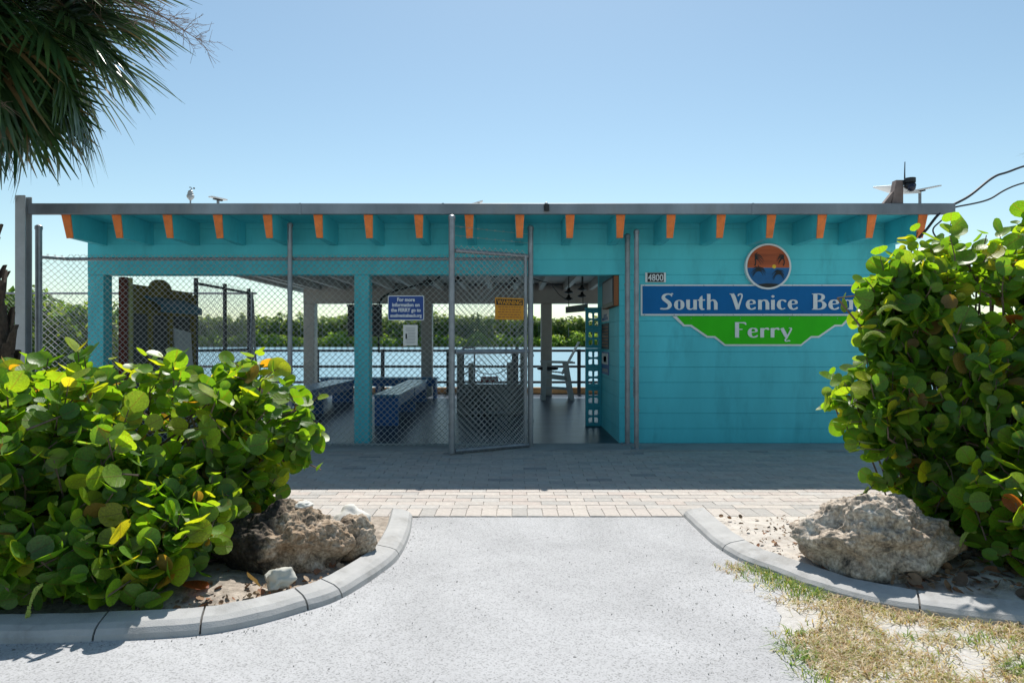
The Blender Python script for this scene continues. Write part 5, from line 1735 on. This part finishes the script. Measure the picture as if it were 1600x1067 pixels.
dry_leaf(-1.58, 3.50, 0.085, 0.13, 8, (0.2, 0.1, 1.2), 'reddish fallen leaf lying on the soil near the left kerb')
dry_leaf(-1.62, 3.92, 0.14, 0.15, 7, (1.3, 0.2, 0.3), 'orange yellow dead leaf propped at the dark boulder')
dry_leaf(-1.32, 3.56, 0.10, 0.10, 6, (0.7, -0.4, 2.4), 'curled brown dead leaf beside the grey green stone')

# ================================================================== GRASS
gv, gf, gc = [], [], []
N = 90000
gx = rng.uniform(0.95, 4.6, N)
gy = rng.uniform(1.5, 4.15, N)
KRx = np.array([p[0] for p in KR]); KRy = np.array([p[1] for p in KR])
idx = np.argsort(KRx)
cnt = 0
for x, y in zip(gx, gy):
    ky = np.interp(x, KRx[idx], KRy[idx]) if x > 1.36 else 4.15
    if y > ky - 0.012:
        continue
    near_kerb = max(0.0, 1 - (ky - y) / 0.22)
    edge = (x - (1.14 + 0.16 * hash_noise(y * 1.7, 4.4) + (0.16 if y > 3.2 else 0)))
    dens = 0.52 + 0.8 * hash_noise(x * 2.2, y * 2.2, 5.0) + 0.8 * hash_noise(x * 7, y * 7, 2.0) + 0.55 * near_kerb
    dens *= max(0.0, min(1.0, edge / 0.22 + 0.08 + 0.6 * near_kerb * (x > 1.38)))
    if random.random() > dens:
        continue
    green = -0.30 * near_kerb + hash_noise(x * 2.3 + 7, y * 2.3, 1.0) + 0.35 * hash_noise(x * 7, y * 7, 3.0)
    h = random.uniform(0.014, 0.046) * (1.25 if green > 0.2 else 1.0)
    ang = random.uniform(0, 6.28)
    lean = random.uniform(0.3, 1.7) if green > 0.15 else random.uniform(0.9, 2.9)
    wd = random.uniform(0.0016, 0.0034)
    dx, dy = math.cos(ang), math.sin(ang)
    nx, ny = -dy * wd, dx * wd
    b = len(gv)
    gv += [(x - nx, y - ny, 0), (x + nx, y + ny, 0), (x + dx * h * lean * 0.4 + nx * .8, y + dy * h * lean * 0.4 + ny * .8, h * 0.62), (x + dx * h * lean * 0.4 - nx * .8, y + dy * h * lean * 0.4 - ny * .8, h * 0.62),
           (x + dx * h * lean + nx * .2, y + dy * h * lean + ny * .2, h * max(0.15, 1 - 0.28 * lean)), (x + dx * h * lean - nx * .2, y + dy * h * lean - ny * .2, h * max(0.15, 1 - 0.28 * lean))]
    gf += [(b, b + 1, b + 2, b + 3), (b + 3, b + 2, b + 4, b + 5)]
    if green > 0.04 and random.random() < 0.8:
        c = random.choice([(0.10, 0.19, 0.03), (0.14, 0.23, 0.04), (0.22, 0.27, 0.06)])
    else:
        c = random.choice([(0.44, 0.37, 0.25), (0.38, 0.30, 0.20), (0.30, 0.21, 0.13), (0.52, 0.46, 0.34), (0.28, 0.27, 0.11), (0.22, 0.25, 0.08)])
    gc += [c, c]
g_ = link('grass', fast_mesh('grass', np.array(gv), np.array(gf), M['grass'], fcol=np.array(gc)))
g_['kind'] = 'stuff'
# loose pebbles and bits on the path edges
pv = MB()
for _ in range(700):
    side = random.random()
    if side < 0.5:
        x, y = random.uniform(0.7, 2.2), random.uniform(1.9, 3.8)
    elif side < 0.8:
        x, y = random.uniform(-1.2, 1.3), random.uniform(2.0, 5.2)
    else:
        i = random.randrange(len(KL) - 20); x, y = KL[i][0] + abs(random.gauss(0.02, 0.06)), KL[i][1] - abs(random.gauss(0, 0.04))
    r_ = random.uniform(0.0012, 0.0038)
    pv.ball((x, y, 0.006 + r_ * 0.4), r_, 5, 3, (1, 1.2, 0.7))
pv = pv.build('loose_gravel', M['wood_grey']); pv['kind'] = 'stuff'


# ================================================================== PALMS
def fan_frond(seed, seg=44, L=0.92, pet=0.62):
    """cabbage palm leaf: petiole along +y, a costa that arches down, a fan of folded drooping segments"""
    rr = random.Random(seed)
    V, F, Cc = [], [], []
    def quad_strip(pts, w0, col):
        pass
    # petiole
    n = 6
    P = []
    for i in range(n + 1):
        f = i / n
        P.append(Vector((0, pet * f, -0.10 * f * f)))
    for i, p in enumerate(P):
        w_ = 0.022 - 0.008 * i / n
        V += [(p.x - w_, p.y, p.z), (p.x + w_, p.y, p.z), (p.x, p.y, p.z - w_ * 0.9)]
    for i in range(n):
        a, b = i * 3, i * 3 + 3
        F += [(a, a + 1, b + 1, b), (a + 1, a + 2, b + 2, b + 1), (a + 2, a, b, b + 2)]
        Cc += [(0.07, 0.12, 0.03)] * 3
    # costa
    cost = []
    for i in range(seg // 2 + 1):
        f = i / (seg // 2)
        cost.append(Vector((0, pet + 0.38 * f, -0.10 - 0.16 * f - 0.20 * f * f)))
    for k in range(seg):
        u = (k + 0.5) / seg * 2 - 1           # -1..1 across the fan
        side = 1 if u > 0 else -1
        au = abs(u)
        ci = int((1 - au) * (len(cost) - 1))
        o = cost[ci]
        ang = side * (0.10 + 1.75 * au ** 0.85)
        ln = L * (1.0 - 0.35 * au ** 2) * rr.uniform(0.86, 1.08)
        dirv = Vector((math.sin(ang), math.cos(ang), -0.10 - 0.30 * (1 - au) + rr.gauss(0, 0.05) + 0.10 * au))
        dirv.normalize()
        droop = rr.uniform(0.22, 0.62)
        w_ = 0.027
        nseg = 5
        sidev = dirv.cross(Vector((0, 0, 1))).normalized()
        b = len(V)
        dead = rr.random() < 0.03
        col = rr.choice([(0.026, 0.068, 0.022), (0.020, 0.055, 0.018), (0.036, 0.085, 0.026), (0.048, 0.098, 0.028)])
        if dead:
            col = (0.15, 0.11, 0.05)
        for i in range(nseg + 1):
            f = i / nseg
            wd = w_ * (0.55 + 0.45 * min(1, f * 3)) * (1 - f ** 3 * 0.92)
            p = o + dirv * (ln * f) + Vector((0, 0, -droop * ln * 0.62 * max(0, f - 0.35) ** 1.7 * 1.4))
            V += [tuple(p - sidev * wd + Vector((0, 0, 0.35 * wd))), tuple(p), tuple(p + sidev * wd + Vector((0, 0, 0.35 * wd)))]
        for i in range(nseg):
            a, c = b + i * 3, b + i * 3 + 3
            F += [(a, a + 1, c + 1, c), (a + 1, a + 2, c + 2, c + 1)]
            cc = col if i < nseg - 1 or rr.random() < 0.9 else (0.14, 0.11, 0.05)
            Cc += [cc, cc]
    return fast_mesh('frond', np.array(V), np.array(F), M['frond'], fcol=np.array(Cc))


FROND = [fan_frond(s) for s in range(5)]


def flower_stalk(seed, L=1.2):
    """dry branched flower stalk, fine twigs"""
    rr = random.Random(seed)
    mb = MB()
    main = []
    for i in range(9):
        f = i / 8
        main.append(Vector((0.05 * math.sin(3 * f), L * f, 0.05 * f - 0.55 * L * f ** 2.2)))
    mb.tube(main, [0.009 * (1 - 0.8 * i / 8) + 0.001 for i in range(9)], 4, caps=False)
    for i in range(2, 9):
        for _ in range(5):
            a = main[i]
            d = Vector((rr.gauss(0, .8), rr.uniform(0.2, 1), rr.gauss(-0.2, .5))).normalized()
            l = rr.uniform(0.18, 0.40) * (1.15 - 0.07 * i)
            b_ = a + d * l * 0.5 + Vector((0, 0, rr.gauss(0, .02)))
            c = a + d * l + Vector((0, 0, -0.06 * rr.random()))
            mb.tube([a, b_, c], [0.003, 0.002, 0.0014], 3, caps=False)
            for _ in range(5):
                q = a.lerp(c, rr.uniform(0.25, 1))
                d2 = (d + Vector((rr.gauss(0, .8), rr.gauss(0, .8), rr.gauss(0, .7)))).normalized()
                mb.tube([q, q + d2 * rr.uniform(0.05, 0.14)], [0.0017, 0.0011], 3, caps=False)
    return mb.mesh('flower_stalk', M['twig'])


STALK = [flower_stalk(s) for s in (1, 2, 3)]


def palm(label, trunk, r, n_fronds, seed, scale=1.0, stalks=(), booted=True, el=(-74, 70)):
    rr = random.Random(seed)
    base = trunk[0]
    t = thing('cabbage_palm', label, 'palm tree', base)
    mb = MB()
    c = catmull(trunk, 10)
    n = 18
    vs, fs = [], []
    for i, p in enumerate(c):
        for k in range(n):
            a = 2 * math.pi * k / n
            bump_ = 1 + 0.10 * noise.noise(Vector((k * 0.9, i * 0.8, seed)))
            vs.append((p[0] + r * bump_ * math.cos(a), p[1] + r * bump_ * math.sin(a), p[2]))
    for i in range(len(c) - 1):
        for k in range(n):
            fs.append((i * n + k, i * n + (k + 1) % n, (i + 1) * n + (k + 1) % n, (i + 1) * n + k))
    mb.add(vs, fs)
    mb.build('trunk', M['boots'], t)
    if booted:
        bt = MB()
        z0, z1 = 0.25, trunk[-1][2] - 0.1
        m_ = int((z1 - z0) / 0.075)
        for i in range(m_):
            z = z0 + (z1 - z0) * i / m_
            q = min(range(len(c)), key=lambda j: abs(c[j][2] - z))
            p = c[q]
            for j in range(3):
                a = i * 2.4 + j * 2.094 + rr.gauss(0, .1)
                ca, sa = math.cos(a), math.sin(a)
                tx, ty = -sa, ca
                w_ = rr.uniform(0.045, 0.07)
                h = rr.uniform(0.14, 0.26)
                o1, o2 = r * 0.93, r * rr.uniform(1.18, 1.42)
                def P(o, u, zz): return (p[0] + ca * o + tx * u, p[1] + sa * o + ty * u, zz)
                bt.hexa([P(o1, -w_, z), P(o1 + 0.03, -w_, z), P(o1 + 0.03, w_, z), P(o1, w_, z), P(o2 - 0.02, -w_ * 0.55, z + h), P(o2, -w_ * 0.6, z + h), P(o2, w_ * 0.6, z + h), P(o2 - 0.02, w_ * 0.55, z + h)])
        b2 = bt.build('leaf_bases', M['boots'], t); b2['kind'] = 'stuff'
    top = Vector(trunk[-1]) - Vector(base)
    for i in range(n_fronds):
        f = (i + 0.5) / n_fronds
        elv = R(el[0] + (el[1] - el[0]) * f ** 1.0) + rr.gauss(0, 0.10)
        az = i * 2.39996 + rr.gauss(0, 0.15)
        o = bpy.data.objects.new('frond', FROND[rr.randrange(5)])
        COL.objects.link(o)
        o.parent = t
        o.rotation_mode = 'XYZ'
        roll = rr.gauss(0, 0.25)
        q = Matrix.Rotation(az, 3, 'Z') @ Matrix.Rotation(elv, 3, 'X') @ Matrix.Rotation(roll, 3, 'Y')
        s_ = scale * rr.uniform(0.9, 1.1)
        o.matrix_local = Matrix.Translation(top + Vector((0, 0, 0.15 * f))) @ q.to_4x4() @ Matrix.Diagonal((s_, s_, s_, 1))
    for (az, e, s_, k) in stalks:
        o = bpy.data.objects.new('flower_stalk', STALK[k % 3])
        COL.objects.link(o)
        o.parent = t
        q = Matrix.Rotation(R(az), 3, 'Z') @ Matrix.Rotation(R(e), 3, 'X')
        o.matrix_local = Matrix.Translation(top) @ q.to_4x4() @ Matrix.Diagonal((s_, s_, s_, 1))
    return t


palm('cabbage palm with a booted trunk at the left edge, crown drooping above the roof corner', [(-5.60, 7.45, 0), (-5.68, 7.45, 1.2), (-5.88, 7.45, 2.3), (-6.02, 7.45, 3.5), (-5.64, 7.45, 5.25)], 0.20, 76, 5, 1.03,
     stalks=((-84, 15, 1.5, 0), (-97, 10, 1.45, 1), (-72, 18, 1.5, 2), (-150, -40, 1.4, 1), (-120, -62, 1.35, 2), (170, -50, 1.3, 0)))
palm('cabbage palm mostly outside the right edge, only frond tips showing', [(11.35, 11.8, 0), (11.4, 11.8, 1.6), (11.3, 11.8, 3.4), (11.3, 11.8, 4.7)], 0.2, 34, 9)


# ================================================================== SHRUBS ON THE LEFT AND THE FAR SHORE
def leaf_cloud(blobs, n, size, cols, seed, elong=1.6):
    """loose leaf quads spread through lobes"""
    g = np.random.default_rng(seed)
    V = np.zeros((n, 4, 3)); C_ = np.zeros((n, 3))
    w_ = np.array([b[3] * b[4] * b[5] for b in blobs]) ** 0.67
    w_ /= w_.sum()
    bi = g.choice(len(blobs), n, p=w_)
    bl_ = np.array([b[:6] for b in blobs])[bi]
    d = g.normal(size=(n, 3)); d /= np.linalg.norm(d, axis=1)[:, None]
    k = (0.45 + 0.62 * g.random(n) ** 0.6)[:, None]
    lump = 1 + 0.18 * np.sin(d[:, :1] * 5 + bl_[:, :1] * 3) * np.cos(d[:, 2:3] * 6 + bl_[:, 1:2])
    p = bl_[:, :3] + d * bl_[:, 3:6] * k * lump
    nrm = d * 0.6 + g.normal(size=(n, 3)) * 0.7 + np.array((0, 0, 0.35))
    nrm /= np.linalg.norm(nrm, axis=1)[:, None]
    a = np.cross(nrm, g.normal(size=(n, 3))); a /= np.linalg.norm(a, axis=1)[:, None]
    b = np.cross(nrm, a)
    s = size * g.uniform(0.6, 1.35, n)[:, None]
    V[:, 0] = p - a * s * elong * 0.5
    V[:, 1] = p + b * s * 0.42
    V[:, 2] = p + a * s * elong * 0.5
    V[:, 3] = p - b * s * 0.42
    cc = np.array(cols)[g.integers(0, len(cols), n)]
    return V.reshape(-1, 3), np.arange(n * 4).reshape(n, 4), cc


SHC = [(0.10, 0.20, 0.03), (0.15, 0.25, 0.03), (0.19, 0.27, 0.04), (0.06, 0.13, 0.03)]
def shrub(label, x, y, lobes, n, seed):
    t = thing('mangrove_shrub', label, 'shrub', (x, y, 0), 'leafy shrubs beyond the left fence')
    v_, f_, c_ = leaf_cloud(lobes, n * 2, 0.11, SHC, seed)
    me = fast_mesh('foliage', v_ - np.array((x, y, 0)), f_, M['shrubleaf'], fcol=c_)
    fo = link('foliage', me, t); fo['kind'] = 'stuff'
    mb = MB()
    rr = random.Random(seed)
    for b in lobes:
        mb.tube(catmull([(x + rr.gauss(0, .1), y + rr.gauss(0, .1), 0), ((x + b[0]) / 2, (y + b[1]) / 2, b[2] * 0.5), (b[0], b[1], b[2])], 4), 0.03, 5, caps=False)
    mb.build('branches', M['stem'], t, kind='stuff')
shrub('leafy green shrub behind the fence right beside the left building corner', -9.9, 15.6, [(-9.9, 15.6, 1.5, 0.8, 0.7, 0.75), (-9.3, 15.7, 1.2, 0.6, 0.6, 0.9), (-10.4, 15.5, 0.9, 0.8, 0.6, 0.8)], 3000, 41)
shrub('taller leafy shrub behind the steel beam post', -11.4, 16.0, [(-11.5, 16.0, 1.8, 0.9, 0.7, 0.8), (-11.0, 15.9, 1.1, 0.8, 0.7, 0.9)], 2600, 42)
shrub('leafy shrub by the palm trunk at the left edge', -13.1, 16.3, [(-13.1, 16.3, 1.8, 1.1, 0.8, 0.9), (-12.4, 16.2, 1.0, 0.8, 0.7, 0.8)], 2600, 43)

FC_D = [(0.072, 0.138, 0.041), (0.109, 0.189, 0.051), (0.058, 0.102, 0.036), (0.160, 0.217, 0.065)]
FC_L = [(0.189, 0.304, 0.058), (0.232, 0.348, 0.065), (0.145, 0.246, 0.058)]
rr = random.Random(77)
lob = []
x = -215
while x < 190:
    h = rr.uniform(7.0, 9.6)
    lob.append((x, 232 + rr.uniform(-3, 6), h * 0.55, rr.uniform(4, 7), 5, h * 0.55))
    x += rr.uniform(3.0, 5.5)
v_, f_, c_ = leaf_cloud(lob, 90000, 0.85, FC_D, 3)
far = link('far_wood', fast_mesh('far_wood', v_, f_, M['far'], fcol=c_)); far['kind'] = 'stuff'
lob = []
x = -215
while x < 190:
    h = rr.uniform(2.4, 5.2)
    lob.append((x, 223.5 + rr.uniform(-1, 2), h * 0.40, rr.uniform(2.2, 4.4), 3, h * 0.6))
    x += rr.uniform(2.0, 4.6)
v_, f_, c_ = leaf_cloud(lob, 60000, 0.6, FC_L, 4)
far = link('shore_mangroves', fast_mesh('shore_mangroves', v_, f_, M['far'], fcol=c_)); far['kind'] = 'stuff'


def far_crown(seed):
    rr = random.Random(seed)
    V, F, Cc = [], [], []
    for i in range(38):
        e = R(rr.uniform(-55, 75)); a = rr.uniform(0, 6.28)
        d = Vector((math.cos(a) * math.cos(e), math.sin(a) * math.cos(e), math.sin(e)))
        s = d.cross(Vector((0, 0, 1))).normalized()
        L = rr.uniform(1.5, 2.2)
        col = rr.choice([(0.15, 0.24, 0.07), (0.21, 0.30, 0.095), (0.11, 0.18, 0.055), (0.27, 0.34, 0.14)])
        for j in range(5):
            d2 = (d + s * (j - 2) * 0.22).normalized()
            b = len(V)
            s2 = d2.cross(Vector((0, 0, 1))).normalized()
            p1 = d2 * L * 0.55; p2 = d2 * L + Vector((0, 0, -0.55))
            V += [(d2 * L * 0.3)[:], (p1 - s2 * 0.11)[:], p2[:], (p1 + s2 * 0.11)[:]]
            F.append((b, b + 1, b + 2, b + 3)); Cc.append(col)
    return fast_mesh('crown', np.array(V), np.array(F), M['far'], fcol=np.array(Cc))


FCR = [far_crown(s) for s in range(4)]
tk = MB(); tk.tube([(0, 0, 0), (0.1, 0, 0.5), (0, 0, 1)], [0.16, 0.14, 0.13], 6)
FTR = tk.mesh('trunk', M['wood_grey'])
n_p = 0
x = -205
while x < 60:
    h = rr.uniform(7.2, 10.2)
    y = rr.uniform(225.5, 231)
    t = thing('far_palm', 'cabbage palm rising from the wood on the far shore', 'palm tree', (x, y, 0), 'palms on the far shore')
    o = bpy.data.objects.new('crown', FCR[rr.randrange(4)]); COL.objects.link(o); o.parent = t
    o.location = (0, 0, h); o.rotation_euler = (0, 0, rr.uniform(0, 6.28)); k = rr.uniform(0.8, 1.15); o.scale = (k, k, k)
    o = bpy.data.objects.new('trunk', FTR); COL.objects.link(o); o.parent = t; o.scale = (1, 1, h)
    x += rr.uniform(1.1, 3.0)
    n_p += 1
